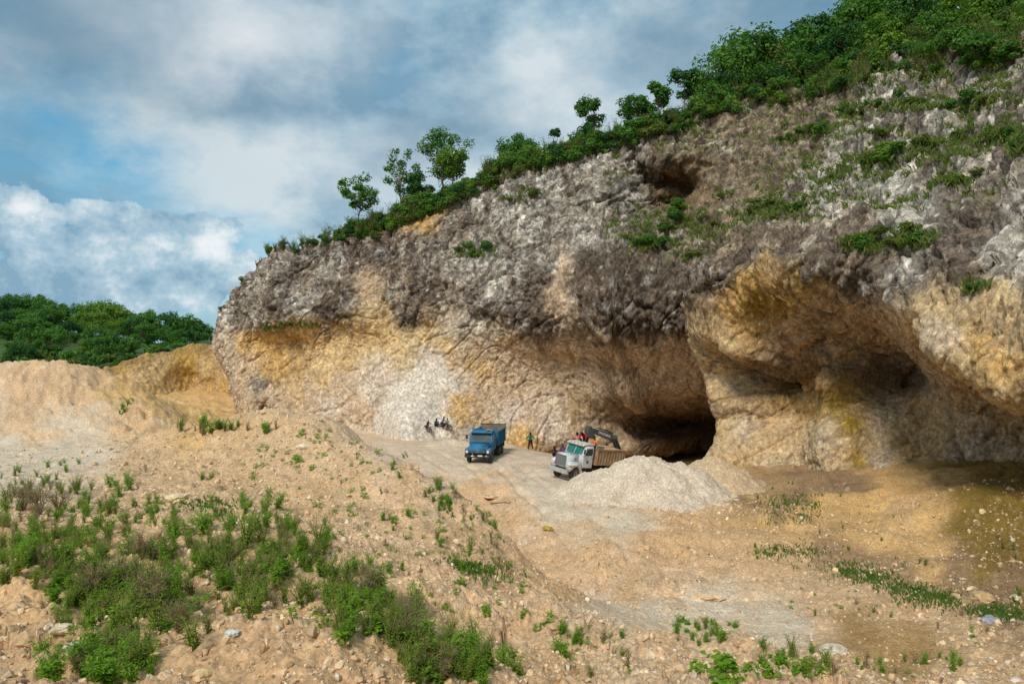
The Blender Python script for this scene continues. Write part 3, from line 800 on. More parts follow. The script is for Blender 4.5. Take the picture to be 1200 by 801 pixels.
# grain of the old face runs down and to the left
dcoord = np.column_stack([(s_ * .80 + z_ * -.60) * 1.0, (s_ * .60 + z_ * .80) * .40, DD * .5]).astype(np.float32)
vcoord = np.column_stack([s_, z_ * .10, DD * .4]).astype(np.float32)
lefty = 1 - sstep(380, 470, CPX)
r1 = fbm(flat0, .11, 4, off=2) * (.6 + .9 * sstep(40, 80, DD))
r2 = ridged(flat0, .30, 3, off=7) * .34
rd = ridged(dcoord, .45, 4, off=4) * .42
rv = ridged(vcoord, .6, 4, off=14) * .36
sq = np.array([1, 2.2, 1], np.float32)
Fa, Ia, fa = cells(flat0, .30, 5)
F1, ID1, f1 = cells(dcoord * sq, .75, 2)
F2, ID2, f2 = cells(flat0 * np.array([1, 1, .8], np.float32), 1.25, 9)
F3, ID3, f3 = cells(flat0, 2.6, 19)
F4, ID4, f4 = cells(dcoord * sq * np.array([1, .6, 1], np.float32), 2.4, 77)
F5, ID5, f5 = cells(flat0, 4.6, 57)
facet = fa * .52 + f1 * .46 + f2 * .22 + f3 * .13 + f4 * .14 + f5 * .07
crack = -sstep(.55, .80, F1) * .30 - sstep(.55, .8, F2) * .10
blk = facet; 
r4 = fbm(flat0, 2.0, 4, off=6) * .06
pn = fbm(dcoord * np.array([1, 1.3, 1], np.float32), .95, 5, gain=.6, off=161)
pits = -.62 * sstep(.06, .30, pn) - .25 * sstep(.12, .34, fbm(flat0, 1.9, 4, gain=.6, off=171))
scr = sstep(.6, .95, CI[:, 4])
fiss = -(1 - sstep(.012, .055, np.abs(noise3(dcoord * np.float32(.33) + 3.3)))) * .75 - (1 - sstep(.01, .05, np.abs(noise3(flat0 * np.float32(.22) + 8.8)))) * .5
# tilted ledges on the old upper slope, stepping down to the left
led = (z_ * .80 - s_ * .0) + .32 * (s_ - S_CORNER) + fbm(flat0, .16, 3, off=40) * 3.2
saw = (led / 3.4) % 1.0
ledge = (np.where(saw < .72, saw / .72, (1 - saw) / .28) - .5) * 1.3 * sstep(14, 19, z_) * sstep(S_BACK - 14, S_BACK + 6, s_)
scrape = ridged(np.column_stack([s_ * .5 + z_ * .9, (s_ * .9 - z_ * .5) * .12, DD * .2]).astype(np.float32), 1.3, 3, off=51) * .09
disp = r1 * (.22 + .55 * OLD) + OLD * (.78 * (r2 + rd * (1 - .6 * lefty) + rv * .8 + facet + crack + pits + fiss) + ledge) + (1 - OLD) * (rv * (.22 + .35 * front) + r2 * .22 + scrape + fiss * .22 + facet * .14 + pits * .07 + f2 * .09 + f3 * .07 + f5 * .05 + fbm(flat0, .8, 4, off=5) * .20) + r4 * (.5 + .8 * OLD)
disp = disp * (1 - .9 * scr) + scr * (fbm(flat0, .8, 4, off=9) * .12)
icap = np.broadcast_to(np.arange(NVV)[None, :] >= NV, (len(S), NVV)).ravel()
disp = np.where(icap, disp * .35, disp)
G1 = flat0 + NRM.reshape(-1, 3) * disp[:, None]
NRM2 = normals(G1.reshape(len(S), NVV, 3)).reshape(-1, 3)

# --- mineral streaks, lichen, fresh scars
strk = fbm(vcoord, 1.1, 4, off=44)
ltn = fbm(flat0, .7, 4, off=20)
grain = fbm(flat0, 2.6, 4, off=21)
drip = fbm(np.column_stack([s_ + .25 * z_, z_ * .06, DD * .3]).astype(np.float32), .75, 5, off=144)
dk = sstep(.0, .34, 1.1 * drip + .35 * strk + .2 * ltn) * OLD * .70
CCOL = CCOL * (1 - dk[:, None]) + dk[:, None] * np.array((.115, .085, .062))
lt = sstep(.10, .45, fbm(flat0, .55, 4, off=80) - .3 * strk + .4 * grain) * OLD * .5
CCOL = CCOL * (1 - lt[:, None]) + lt[:, None] * np.array((.52, .49, .44))
bl = (ID1 - .5) * .34 * OLD + (ID2 - .5) * .14
CCOL = CCOL * (1 + np.clip(bl, -.35, .3))[:, None]
oc = sstep(.1, .5, fbm(flat0, .22, 4, off=84) + .4 * strk) * (1 - OLD) * .38 * (1 - scr * .7)
CCOL = CCOL * (1 - oc[:, None]) + oc[:, None] * np.array((.52, .30, .09))
pk = sstep(.15, .5, fbm(flat0, .3, 4, off=94) + .35 * strk) * (1 - OLD) * .42
CCOL = CCOL * (1 - pk[:, None]) + pk[:, None] * np.array((.52, .42, .33))
br_ = sstep(.2, .55, .4 * fbm(flat0 * np.array([1, 1, .6], np.float32), .5, 4, off=97) + .8 * strk) * (1 - OLD) * .34 * (1 - scr)
CCOL = CCOL * (1 - br_[:, None]) + br_[:, None] * np.array((.30, .20, .105))
mo = sstep(-.02, .22, fbm(dcoord * np.array([1, 1.3, 1], np.float32), 1.25, 5, gain=.6, off=190)) * OLD * .33
CCOL = CCOL * (1 - mo[:, None]) + mo[:, None] * np.array((.135, .105, .082))
CCOL = CCOL * (1 + .22 * grain + .18 * ltn)[:, None]
# soil and thin green growth where the old surface is flat enough to hold it
up = NRM2[:, 2]
gr = sstep(.46, .68, up + .55 * fbm(flat0, .28, 3, off=66)) * sstep(.5, .8, OLD) * sstep(16, 20, z_) * sstep(.15, .5, NRM.reshape(-1, 3)[:, 2] + .1)
gr = gr * sstep(640, 760, CPX)
gr = np.where(icap, 1.0, gr * .8)
ck = np.clip(sstep(.50, .78, F1) * .75 + sstep(.5, .8, F2) * .45 + sstep(.6, .05, ridged(dcoord, .45, 3, off=4) + .5) * .3, 0, .85) * OLD * .62  # cracks and grooves painted dark: soil, and the shade lying in them
CCOL = CCOL * (1 - ck[:, None]) + ck[:, None] * np.array((.085, .06, .045))
gcol = np.array((.10, .105, .035)) * (1 + .5 * ltn[:, None]) + np.array((.03, .012, .005)) * (1 + grain[:, None])
CCOL = CCOL * (1 - gr[:, None]) + gr[:, None] * gcol
CCOL = np.clip(CCOL, .015, .75)
M_ROCK = rock_material('limestone', (3.0, 4.6, 12), .10, lo=.62, hi=1.32, stretch=.85, tilt=.35, chips=1.9)
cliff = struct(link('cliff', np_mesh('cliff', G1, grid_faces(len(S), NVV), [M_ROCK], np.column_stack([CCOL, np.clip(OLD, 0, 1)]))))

# ------------------------------------------------------------------ the ochre cut bank left of the cliff
cur2 = Curtain([(-78,92), (-66,97), (-58,103), (-51,112), (-45,115), (-40,112), (-37,104)], 3.0)
B = []; RIM2 = []
for (px, py, o) in [(60,442,-2),(100,436,-2.5),(130,428,-3),(170,416,-3),(200,410,-3),(225,407,-3),(245,406,-3)]:
    s, z, d = cur2.ray(px, py, o); RIM2.append((s, z)); B.append((s, z, o))
for (px, py, o) in [(140,450,0),(170,470,2.5),(200,470,1.5),(200,430,-1.5),(215,440,-2.6),(230,450,-2.4),(150,435,-1.2),(180,430,-1),(225,470,0),(240,440,-1),(120,460,2)]:
    s, z, d = cur2.ray(px, py, o); B.append((s, z, o))
B = np.array(B); RIM2 = np.array(sorted(RIM2)); RIM2 = np.vstack([[0, RIM2[0, 1]], RIM2, [cur2.L, RIM2[-1, 1]]])
off2 = RBF(B[:, :2], B[:, 2], c=.8, smooth=.02)
S2 = np.arange(0, cur2.L, .16); NV2 = 110
zr2 = np.interp(S2, RIM2[:, 0], RIM2[:, 1]) + fbm(np.column_stack([S2, S2 * 0, S2 * 0]), .3, 4, off=3) * .8
Zq = -2 + (zr2[:, None] + 2) * np.linspace(0, 1, NV2)[None, :]
Sq = np.repeat(S2[:, None], NV2, 1)
Oq = off2(np.column_stack([Sq.ravel(), Zq.ravel()])).reshape(Sq.shape)
P2, N2, NW2 = cur2.at(S2)
H0 = np.stack([P2[:, 0:1] + N2[:, 0:1] * Oq, P2[:, 1:2] + N2[:, 1:2] * Oq, Zq], -1)
d2 = np.cumsum(np.linspace(.3, 2.0, 24))
cap2 = np.stack([H0[:, -1:, 0] - .3 * d2[None, :], H0[:, -1:, 1] + .95 * d2[None, :], H0[:, -1:, 2] + .03 * d2[None, :]], -1)
H0 = np.concatenate([H0, cap2], 1).astype(np.float32)
hf = H0.reshape(-1, 3); hn = normals(H0).reshape(-1, 3)
hv = hf * np.array([1, 1, .25], np.float32)
hd = fbm(hf, .2, 4, off=3) * .8 + ridged(hv, .5, 4, off=3) * .3 + fbm(hf, 1.6, 3) * .15
ic2 = np.broadcast_to(np.arange(H0.shape[1])[None, :] >= NV2, H0.shape[:2]).ravel()
hp = hf + hn * np.where(ic2, hd * .3, hd)[:, None]
m1 = sstep(-.1, .4, fbm(hf, .22, 4, off=12))[:, None]; m2 = sstep(.0, .5, fbm(hv, .5, 4, off=18))[:, None]
hc = np.array((.55, .37, .17)) * (1 - m1) + np.array((.50, .30, .085)) * m1
hc = hc * (1 - .6 * m2) + .6 * m2 * np.array((.30, .19, .09))
topm = sstep(-2.2, -.2, hf[:, 2] - np.repeat(zr2, H0.shape[1]))[:, None]
hc = hc * (1 - .5 * topm) + .5 * topm * np.array((.24, .16, .07))
hc = np.where(ic2[:, None], np.array((.06, .10, .03)), hc) * (1 + .25 * fbm(hf, 1.2, 3, off=44))[:, None]
bank = struct(link('quarry_bank', np_mesh('quarry_bank', hp, grid_faces(H0.shape[0], H0.shape[1]), [M_ROCK], np.column_stack([np.clip(hc, .02, .7), np.full(len(hc), .1)]))))

# ------------------------------------------------------------------ green hill far left
hx = np.linspace(-260, -34, 130); hy = np.linspace(116, 340, 130)
HX, HY = np.meshgrid(hx, hy, indexing='ij')
pxh = CX + F * HX / HY
# height field: rises away from the quarry, ridge line follows the skyline
def hill_z(x, y):
    px = CX + F * x / y
    ridge = np.interp(px, [-300, 0, 70, 130, 180, 240, 330, 420], [17, 15, 12.5, 11.5, 9.5, 7.5, 7, 6])
    foot = np.interp(px, [-300, 0, 60, 130, 240, 420], [3, 3.4, 4.6, 6.2, 8.2, 8])
    y0 = np.interp(px, [-300, 0, 90, 130, 240, 420], [122, 124, 126, 128, 132, 136])
    t = np.clip((y - y0) / 70, 0, 1)
    z = foot + (ridge - foot) * t * t * (3 - 2 * t)
    return np.where(y < y0, foot - (y0 - y) * .9, z)
HZ = hill_z(HX, HY) + fbm(np.column_stack([HX.ravel(), HY.ravel(), HX.ravel() * 0]), .05, 3).reshape(HX.shape) * .8
hillp = np.stack([HX, HY, HZ], -1).reshape(-1, 3)
M_TURF = rock_material('hill_turf', (.8, 2, 5), .15)
hcol = np.array((.06, .10, .03)) * (1 + .4 * fbm(hillp, .15, 3)[:, None])
hill = struct(link('hill', np_mesh('hill', hillp, grid_faces(130, 130), [M_TURF], hcol)))
# ------------------------------------------------------------------ where a photo pixel meets the built ground and rock
NORM_G = normals(GPOS.reshape(len(ang), len(rad), 3)).reshape(-1, 3); NORM_G *= np.sign(NORM_G[:, 2:3] + 1e-9)
ALLP = np.concatenate([GPOS, G1, hp, hillp.astype(np.float32)]); ALLN = np.concatenate([NORM_G, NRM2, hn, np.tile([0, 0, 1], (len(hillp), 1))])
ALLI = np.concatenate([np.zeros(len(GPOS)), np.ones(len(G1)), np.full(len(hp), 2), np.full(len(hillp), 3)])
_px, _py = proj(ALLP)
BW, BH, BS = 400, 267, 3.0
ok = (ALLP[:, 1] > 3) & (_px >= 0) & (_px < 1200) & (_py >= 0) & (_py < 801)
ids = np.where(ok)[0]
cellid = (np.clip(_py[ids] / BS, 0, BH - 1).astype(int)) * BW + np.clip(_px[ids] / BS, 0, BW - 1).astype(int)
order = np.argsort(-ALLP[ids, 1], kind='stable')
ZB_ = np.full(BW * BH, -1); ZB_[cellid[order]] = ids[order]
def hit(px, py):
    """(position, normal, surface) of what is seen at a photo pixel: 0 ground, 1 cliff, 2 bank, 3 hill"""
    cx, cy = int(np.clip(px / BS, 0, BW - 1)), int(np.clip(py / BS, 0, BH - 1))
    for r in range(0, 5):
        best = -1
        for yy in range(max(0, cy - r), min(BH, cy + r + 1)):
            for xx in range(max(0, cx - r), min(BW, cx + r + 1)):
                i = ZB_[yy * BW + xx]
                if i >= 0 and (best < 0 or ALLP[i, 1] < ALLP[best, 1]): best = i
        if best >= 0:
            p = ALLP[best].astype(float).copy()
            if ALLI[best] == 0:
                q = p.copy(); q[0] += random.uniform(-.5, .5) * 3 / F * p[1]; q[1] += random.uniform(-.5, .5) * .02 * p[1]
                q[2] = ground_z(q[0], q[1]); p = q
            return p, ALLN[best], int(ALLI[best])
    return None

# ------------------------------------------------------------------ leaves, stems, crowns
def leaves(Cn, Dr, size, rng, aspect=.55, fold=.25):
    """one bent diamond per leaf: centres Cn, facing Dr"""
    n = len(Cn)
    Dr = Dr / (np.linalg.norm(Dr, axis=1)[:, None] + 1e-9)
    t = rng.normal(size=(n, 3)); t -= (t * Dr).sum(1)[:, None] * Dr; t /= np.linalg.norm(t, axis=1)[:, None] + 1e-9
    b = np.cross(Dr, t)
    s = (size * rng.uniform(.6, 1.35, n))[:, None] if np.isscalar(size) else (size * rng.uniform(.7, 1.3, n))[:, None]
    V = np.stack([Cn - t * s * .5, Cn + b * s * aspect * .5 + Dr * s * fold * .3, Cn + t * s * .5 - Dr * s * fold * .3, Cn - b * s * aspect * .5 + Dr * s * fold * .3], 1)
    tint = np.repeat(rng.uniform(0, 1, n), 4)
    return V.reshape(-1, 3), np.arange(n * 4).reshape(n, 4), np.column_stack([tint, tint, tint])

def tube(path, rad, k=6):
    path = np.asarray(path, float); rad = np.asarray(rad, float)
    n = len(path)
    t = np.gradient(path, axis=0); t /= np.linalg.norm(t, axis=1)[:, None] + 1e-9
    a = np.array([0, 0, 1.0]) if abs(t[0, 2]) < .8 else np.array([1.0, 0, 0])
    u = np.cross(t, a); u /= np.linalg.norm(u, axis=1)[:, None] + 1e-9
    w = np.cross(t, u)
    th = np.arange(k) * 2 * math.pi / k
    V = path[:, None, :] + rad[:, None, None] * (u[:, None, :] * np.cos(th)[None, :, None] + w[:, None, :] * np.sin(th)[None, :, None])
    i = np.arange(n * k).reshape(n, k); j = np.roll(i, -1, 1)
    Fq = np.stack([i[:-1], j[:-1], j[1:], i[1:]], -1).reshape(-1, 4)
    return V.reshape(-1, 3), Fq

class Bag:
    def __init__(self): self.V = []; self.F = []; self.T = []; self.M = []; self.n = 0
    def add(self, V, Fc, tint=None, m=0):
        V = np.asarray(V, float)
        self.V.append(V); self.F.append(np.asarray(Fc) + self.n); self.n += len(V)
        self.T.append(np.full((len(V), 3), .5) if tint is None else tint); self.M.append(np.full(len(Fc), m))
    def mesh(self, name, mats, smooth=False):
        return np_mesh(name, np.concatenate(self.V), np.concatenate(self.F), mats, np.concatenate(self.T), smooth, np.concatenate(self.M))
    def arrays(self): return np.concatenate(self.V), np.concatenate(self.F), np.concatenate(self.T), np.concatenate(self.M)

M_BARK = simple_mat('bark', (.11, .085, .06), .9, dirt=(.05, .04, .03), scale=6)
M_PALEBARK = simple_mat('pale_bark', (.26, .21, .16), .9, dirt=(.12, .09, .07), scale=6)
G_TREE = leaf_material('tree_leaves', [(.04, .12, .02), (.08, .20, .028), (.15, .29, .04)])
G_BRIGHT = leaf_material('bright_leaves', [(.09, .19, .022), (.15, .27, .03), (.23, .32, .035)])
G_OLIVE = leaf_material('olive_leaves', [(.07, .105, .022), (.12, .17, .03), (.19, .22, .045)])
G_DARK = leaf_material('dark_leaves', [(.02, .07, .02), (.04, .12, .026), (.07, .17, .034)])
G_WEED = leaf_material('weed_leaves', [(.11, .25, .014), (.18, .34, .02), (.29, .45, .038)], .5)
G_WEED2 = leaf_material('weed_olive_leaves', [(.13, .20, .022), (.22, .30, .03), (.33, .38, .055)], .5)
G_DRY = leaf_material('dry_leaves', [(.22, .14, .06), (.30, .21, .08), (.20, .23, .06)], .2)
G_TWIG = simple_mat('dry_twigs', (.24, .17, .11), .9, dirt=(.13, .09, .06), scale=8)
G_STEM = simple_mat('green_stems', (.12, .15, .04), .8, dirt=(.2, .11, .05), scale=8)

def crown_bag(clumps, radii, per, leaf, rng, mat_i=0, flat=.75):
    b = Bag()
    for cpt, rc in zip(clumps, radii):
        n = int(per * rng.uniform(.7, 1.3))
        d = rng.normal(size=(n, 3)); d /= np.linalg.norm(d, axis=1)[:, None]
        r = rc * rng.uniform(.35, 1.0, n) ** .6 * (1 + .25 * rng.normal(size=n) * .5)
        pts = cpt + d * r[:, None] * np.array([1, 1, flat])
        nrm = d + np.array([0, 0, .55]) + rng.normal(size=(n, 3)) * .55
        V, Fq, t = leaves(pts, nrm, leaf, rng)
        off = rng.uniform(-.22, .22)
        b.add(V, Fq, np.clip(t * .65 + .18 + off, 0, 1), mat_i)
    return b

def tree_proto(name, H, trunk_h, crown_w, n_cl, per, leaf, mat, rng, shape='round', bark=M_BARK, tr=.09, lean=.1, clump=.28):
    """trunk with limbs reaching into each leaf clump; returns two meshes"""
    tb = Bag()
    top = np.array([lean * H * rng.normal(), lean * H * rng.normal(), trunk_h + (H - trunk_h) * .45])
    zz = np.linspace(0, 1, 8)
    wob = np.cumsum(rng.normal(size=(8, 3)) * .025 * H, axis=0) * np.array([1, 1, 0]); wob -= wob[0]
    path = zz[:, None] * top[None, :] + wob * zz[:, None]
    path[0, 2] = -.6
    tb.add(*tube(path, np.linspace(tr, tr * .35, 8), 7))
    cl, rd_ = [], []
    for i in range(n_cl):
        for _ in range(30):
            d = rng.normal(size=3); d /= np.linalg.norm(d); d *= rng.uniform(.35, 1) ** .5
            cz = trunk_h + (H - trunk_h) * (.5 + .5 * d[2])
            f = (cz - trunk_h) / (H - trunk_h)
            if shape == 'round': w = math.sqrt(max(.05, 1 - (2 * f - 1) ** 2))
            elif shape == 'umbrella': w = .35 + .75 * f if f < .85 else .8
            elif shape == 'tall': w = (.9 - .55 * f) * (.6 + .4 * math.sin(f * 9))
            else: w = .9
            if math.hypot(d[0], d[1]) <= max(.15, w): break
        cpt = np.array([top[0] * f + d[0] * crown_w / 2, top[1] * f + d[1] * crown_w / 2, cz - crown_w * clump * .3])
        cl.append(cpt); rd_.append(crown_w * clump * rng.uniform(.6, 1.15))
        a = path[int(np.clip(3 + 4 * f, 2, 7))]
        mid = (a + cpt) / 2 + rng.normal(size=3) * .05 * H + np.array([0, 0, -.03 * H])
        tb.add(*tube([a, mid, cpt], [tr * .34, tr * .2, tr * .07], 4))
    trunk = tb.mesh(name + '_trunk', [bark], True)
    crown = crown_bag(cl, rd_, per, leaf, rng).mesh(name + '_crown', [mat])
    return trunk, crown

def plant_tree(pr, loc, sc, rz, name, label, cat, group=None):
    e = bpy.data.objects.new(name, None); COL.objects.link(e)
    e.location = loc; e.rotation_euler = (0, 0, rz); e.scale = (sc, sc, sc); e.empty_display_size = .3
    tag(e, label, cat, group)
    link('trunk', pr[0], e); link('crown', pr[1], e)
    return e

def shrub_mesh(name, w, h, n_cl, per, leaf, mat, rng, stems=M_BARK):
    b = Bag(); cl, rr_ = [], []
    for i in range(n_cl):
        a, q = rng.uniform(0, 2 * math.pi), rng.uniform(0, 1) ** .5
        cl.append(np.array([math.cos(a) * q * w * .42, math.sin(a) * q * w * .42, h * (.25 + .6 * rng.uniform() * (1 - .5 * q))])); rr_.append(w * rng.uniform(.14, .26))
    cb = crown_bag(cl, rr_, per, leaf, rng, 0, .8)
    for q in zip(cb.V, [f - f.min() for f in cb.F], cb.T): b.add(q[0], q[1], q[2], 0)
    for cpt in cl: b.add(*tube([np.array([0, 0, -.25 * h]), cpt * np.array([.5, .5, .5]), cpt], [w * .018, w * .012, w * .005], 4), None, 1)
    return b.mesh(name, [mat, stems])

rg = np.random.default_rng(21)
# ------------------------------------------------------------------ trees on the skyline of the cliff
GR = G1.reshape(len(S), NVV, 3)
rimpx, rimpy = proj(GR[:, NV - 1])
def cap_at(px, back_m, lo=S_BACK * 0, br=None):
    """a point on the hill above the rim, back_m metres behind the edge, seen at column px"""
    j = NV + int(np.clip(np.searchsorted(dist, back_m), 0, NCAP - 1))
    qx, _ = proj(GR[:, j]); dpt = GR[:, j, 1]
    m = np.abs(qx - px) + np.where(dpt < 30, 1e3, 0) + np.where(GR[:, j, 0] < -60, 1e3, 0)
    if br == 'f': m = m + np.where(S < S_CORNER - 4, 1e3, 0)
    i = int(np.argmin(m))
    return GR[i, j].astype(float)

def sky_tree(px, ytop, back_m, name, label, cw, **kw):
    p = cap_at(px, back_m)
    H = max(1.5, EYE + (CY - ytop) / F * p[1] - p[2])
    kw['per'] = int(kw['per'] * 1.5); kw['n_cl'] = int(kw['n_cl'] * 1.3)
    pr = tree_proto(name, H, kw.pop('th', .4) * H, cw * p[1] / F, rng=np.random.default_rng(int(px)), **kw)
    return plant_tree(pr, p, 1.0, 0, name, label, 'tree', 'trees along the clifftop skyline')
sky_tree(420, 202, 1.5, 'clifftop_tree', 'small round-crowned tree standing alone on thin trunk, lowest on the cliff ridge', 44, th=.42, n_cl=22, per=60, leaf=.34, mat=G_TREE, shape='round', tr=.11, clump=.17, lean=.02)
sky_tree(469, 168, 3.0, 'clifftop_tree', 'slender open tree with sparse clumps, second tree up the ridge from the left', 44, th=.3, n_cl=24, per=34, leaf=.32, mat=G_TREE, shape='round', tr=.13, clump=.15, bark=M_PALEBARK, lean=.03)
sky_tree(520, 152, 6.0, 'clifftop_tree', 'tall dark spreading tree rising behind a bright yellow-green one on the ridge', 66, th=.42, n_cl=24, per=70, leaf=.36, mat=G_TREE, shape='umbrella', tr=.16, clump=.17, lean=.05)
sky_tree(529, 172, 2.2, 'clifftop_tree', 'bright yellow-green umbrella tree on ridge in front of a taller dark tree', 46, th=.5, n_cl=20, per=80, leaf=.34, mat=G_BRIGHT, shape='umbrella', tr=.13, clump=.19, lean=.02)
sky_tree(490, 196, 3.0, 'clifftop_tree', 'low dark bushy tree between the slender tree and yellow-green umbrella tree', 34, th=.15, n_cl=14, per=90, leaf=.34, mat=G_DARK, shape='round', tr=.1, clump=.25)
sky_tree(606, 156, 4.0, 'clifftop_tree', 'dense mid-green tree midway up the ridge, at right of the umbrella tree', 50, th=.2, n_cl=24, per=90, leaf=.36, mat=G_TREE, shape='round', tr=.16, clump=.22)
sky_tree(622, 172, 2.0, 'clifftop_tree', 'short bright green tree leaning on the dense tree midway up the ridge', 30, th=.2, n_cl=12, per=80, leaf=.32, mat=G_BRIGHT, shape='round', tr=.1, clump=.25)
sky_tree(655, 150, 4.0, 'clifftop_tree', 'thin dark tree above the middle of the cliff, between two denser trees', 26, th=.2, n_cl=14, per=50, leaf=.32, mat=G_DARK, shape='tall', tr=.1, clump=.18)
sky_tree(694, 111, 4.0, 'clifftop_tree', 'narrow tall tree with tufted head on bare neck above the cliff middle', 32, th=.45, n_cl=16, per=70, leaf=.36, mat=G_TREE, shape='round', tr=.13, clump=.22, lean=.04)
sky_tree(690, 142, 2.0, 'clifftop_tree', 'dark dense low tree at the foot of the tufted-headed tree', 26, th=.1, n_cl=12, per=90, leaf=.34, mat=G_DARK, shape='round', tr=.1, clump=.28)
sky_tree(746, 108, 4.0, 'clifftop_tree', 'wide flat-topped tree above the small upper cave mouth', 44, th=.25, n_cl=20, per=70, leaf=.38, mat=G_TREE, shape='umbrella', tr=.14, clump=.2)
sky_tree(776, 92, 4.0, 'clifftop_tree', 'slim pale-stemmed tree with feathery crown, beside the palm-like tree', 26, th=.4, n_cl=12, per=50, leaf=.42, mat=G_TREE, shape='umbrella', tr=.12, clump=.22, bark=M_PALEBARK)
sky_tree(803, 80, 4.0, 'clifftop_tree', 'palm-like tree with drooping dark head at the edge of the hill forest', 36, th=.5, n_cl=14, per=45, leaf=.5, mat=G_DARK, shape='umbrella', tr=.13, clump=.2, bark=M_PALEBARK)

# forest on the upper right: five kinds copied about
FP = [tree_proto('forest_tree', 7.5, 1.2, 6.4, 34, 90, .42, m_, np.random.default_rng(60 + i), shape=sh, tr=.2, clump=.2) for i, (m_, sh) in enumerate(
    [(G_TREE, 'round'), (G_TREE, 'umbrella'), (G_BRIGHT, 'round'), (G_OLIVE, 'round'), (G_DARK, 'umbrella')])]
FLAB = ['round mid-green forest tree on the hilltop above the caves', 'spreading mid-green forest tree on the hilltop above the caves', 'bright yellow-green forest tree on the hilltop above the caves',
        'dull olive forest tree on the hilltop above the caves', 'very dark spreading forest tree on the hilltop above the caves']
def forest(px, ytop, back_m, kind, br=None):
    p = cap_at(px, back_m, br=br)
    H = max(2.5, EYE + (CY - ytop) / F * p[1] - p[2])
    plant_tree(FP[kind], p - np.array([0, 0, .2]), H / 7.5, random.uniform(0, 6.28), 'forest_tree', FLAB[kind], 'tree', 'hilltop forest trees of kind ' + ['one: round', 'two: spreading', 'three: bright', 'four: olive', 'five: dark'][kind])
for a in [(842,52,5,0),(868,34,7,1),(895,32,8,0),(920,36,6,3),(850,80,2.5,4),(885,70,3,0),(915,75,3,4),(938,28,14,1),(955,18,17,4),(975,8,20,0),(950,55,6,0),(975,45,9,4),
          (1000,-12,22,1),(1030,-20,24,0),(1000,25,11,4),(1025,20,12,0),(1050,5,15,2),(1075,-15,20,4),(1045,40,8,0),(1075,30,9,3),(1100,10,13,0),(1130,-10,16,2),(1160,-15,18,4),(1105,40,6,2),(1140,25,8,1),(1170,15,10,0),(1195,5,12,3),(1190,-20,20,0),
          (1100,-30,26,4),(1050,-30,28,1),(1215,-10,10,2),(830,92,3,0),(1020,52,5,3),(985,66,4,2),(1160,48,4,3)]: forest(*a)
# ------------------------------------------------------------------ shrubs along the rim and on the ledges
SH = [shrub_mesh('shrub', 1.5, 1.1, 9, 70, .17, m_, np.random.default_rng(80 + i)) for i, m_ in enumerate([G_TREE, G_BRIGHT, G_OLIVE, G_DARK, G_TREE, G_OLIVE])]
SHL = {0: 'mid-green', 1: 'bright green', 2: 'olive', 3: 'dark green', 4: 'mid-green', 5: 'olive'}
def shrub(p, w, h, kind, where, cat='shrub'):
    o = link('shrub', SH[kind], None, p, (random.uniform(-.15, .15), random.uniform(-.15, .15), random.uniform(0, 6.28)), (w / 1.5, w / 1.5, h / 1.1))
    tag(o, f'{SHL[kind]} shrub {where}', cat, f'{SHL[kind]} shrubs {where}')
    return o
n_ = 0
PXC, PYC = proj(GR[:, NV - 60:NVV]); DC = GR[:, NV - 60:NVV, 1]
def sky_pt(px, u):
    """on the crest seen at this column: from a little below the skyline to a few metres behind it"""
    m = (np.abs(PXC - px) < 2.0) & (DC > 30)
    if not m.any(): return None
    ii, jj = np.where(m); py = PYC[ii, jj]; top = py.min()
    depth_px = np.interp(px, [255, 330, 400, 450, 600, 800, 1200], [3, 4, 8, 20, 16, 14, 26])
    ok_ = np.where(py < top + depth_px * (1 - u) + 1.5)[0]
    k2 = ok_[np.argmax(py[ok_])] if u < .6 else random.choice(list(ok_))
    return GR[ii[k2], NV - 60 + jj[k2]].astype(float)
for i in range(4000):
    if n_ >= 170: break
    px = random.uniform(255, 1195)
    dens = np.interp(px, [255, 310, 390, 440, 600, 800, 1200], [.25, .5, .7, 1, 1, 1, .8])
    if random.random() > dens: continue
    p = sky_pt(px, random.random())
    if p is None: continue
    big = np.interp(px, [255, 380, 440, 1200], [.55, .6, 1.0, 1.15])
    w = random.uniform(1.5, 3.2) * big
    kind = random.choices(range(6), [3, 2, 2, 2, 3, 1.5])[0]
    shrub(p - np.array([0, 0, .15]), w, w * random.uniform(.5, .8), kind, 'on the rim along the top of the cliff')
    n_ += 1
LEDGE = [(560,292,18,8,9,3),(540,296,10,5,3,2),(745,284,20,10,8,0),(780,265,28,16,16,3),(800,255,22,12,10,1),(770,285,20,8,8,0),(825,262,20,9,6,2),(805,298,14,6,4,2),(790,240,14,6,5,3),
         (880,246,26,9,9,2),(920,243,20,8,7,2),(1040,284,45,7,16,2),(1010,288,20,8,8,0),(1075,275,16,6,6,0),(1120,208,20,8,6,1),(960,156,24,7,8,0),(920,166,14,5,5,0),(940,150,18,6,6,2),(1000,128,24,8,8,2),(1045,122,26,7,9,0),
         (1075,125,12,5,5,2),(1005,195,18,10,8,0),(1030,188,20,8,8,1),(1060,182,22,7,8,0),(1095,170,22,7,7,2),(1150,160,26,8,9,1),(1185,155,22,9,9,2),(1195,175,10,5,4,0),(1120,125,22,6,6,0),(1170,118,22,6,6,2),
         (1145,338,8,5,3,3),(975,205,12,6,4,2),(1040,155,16,5,5,2),(845,225,10,5,3,2),(620,225,14,5,4,2),(600,232,10,4,3,2),(960,100,18,5,5,1),(1000,95,20,6,6,0),(1090,88,24,6,6,2),(1150,78,22,6,6,1),(340,383,26,2.5,10,3),(318,386,12,2,4,2),(820,152,12,5,4,0)]
led_pts = []
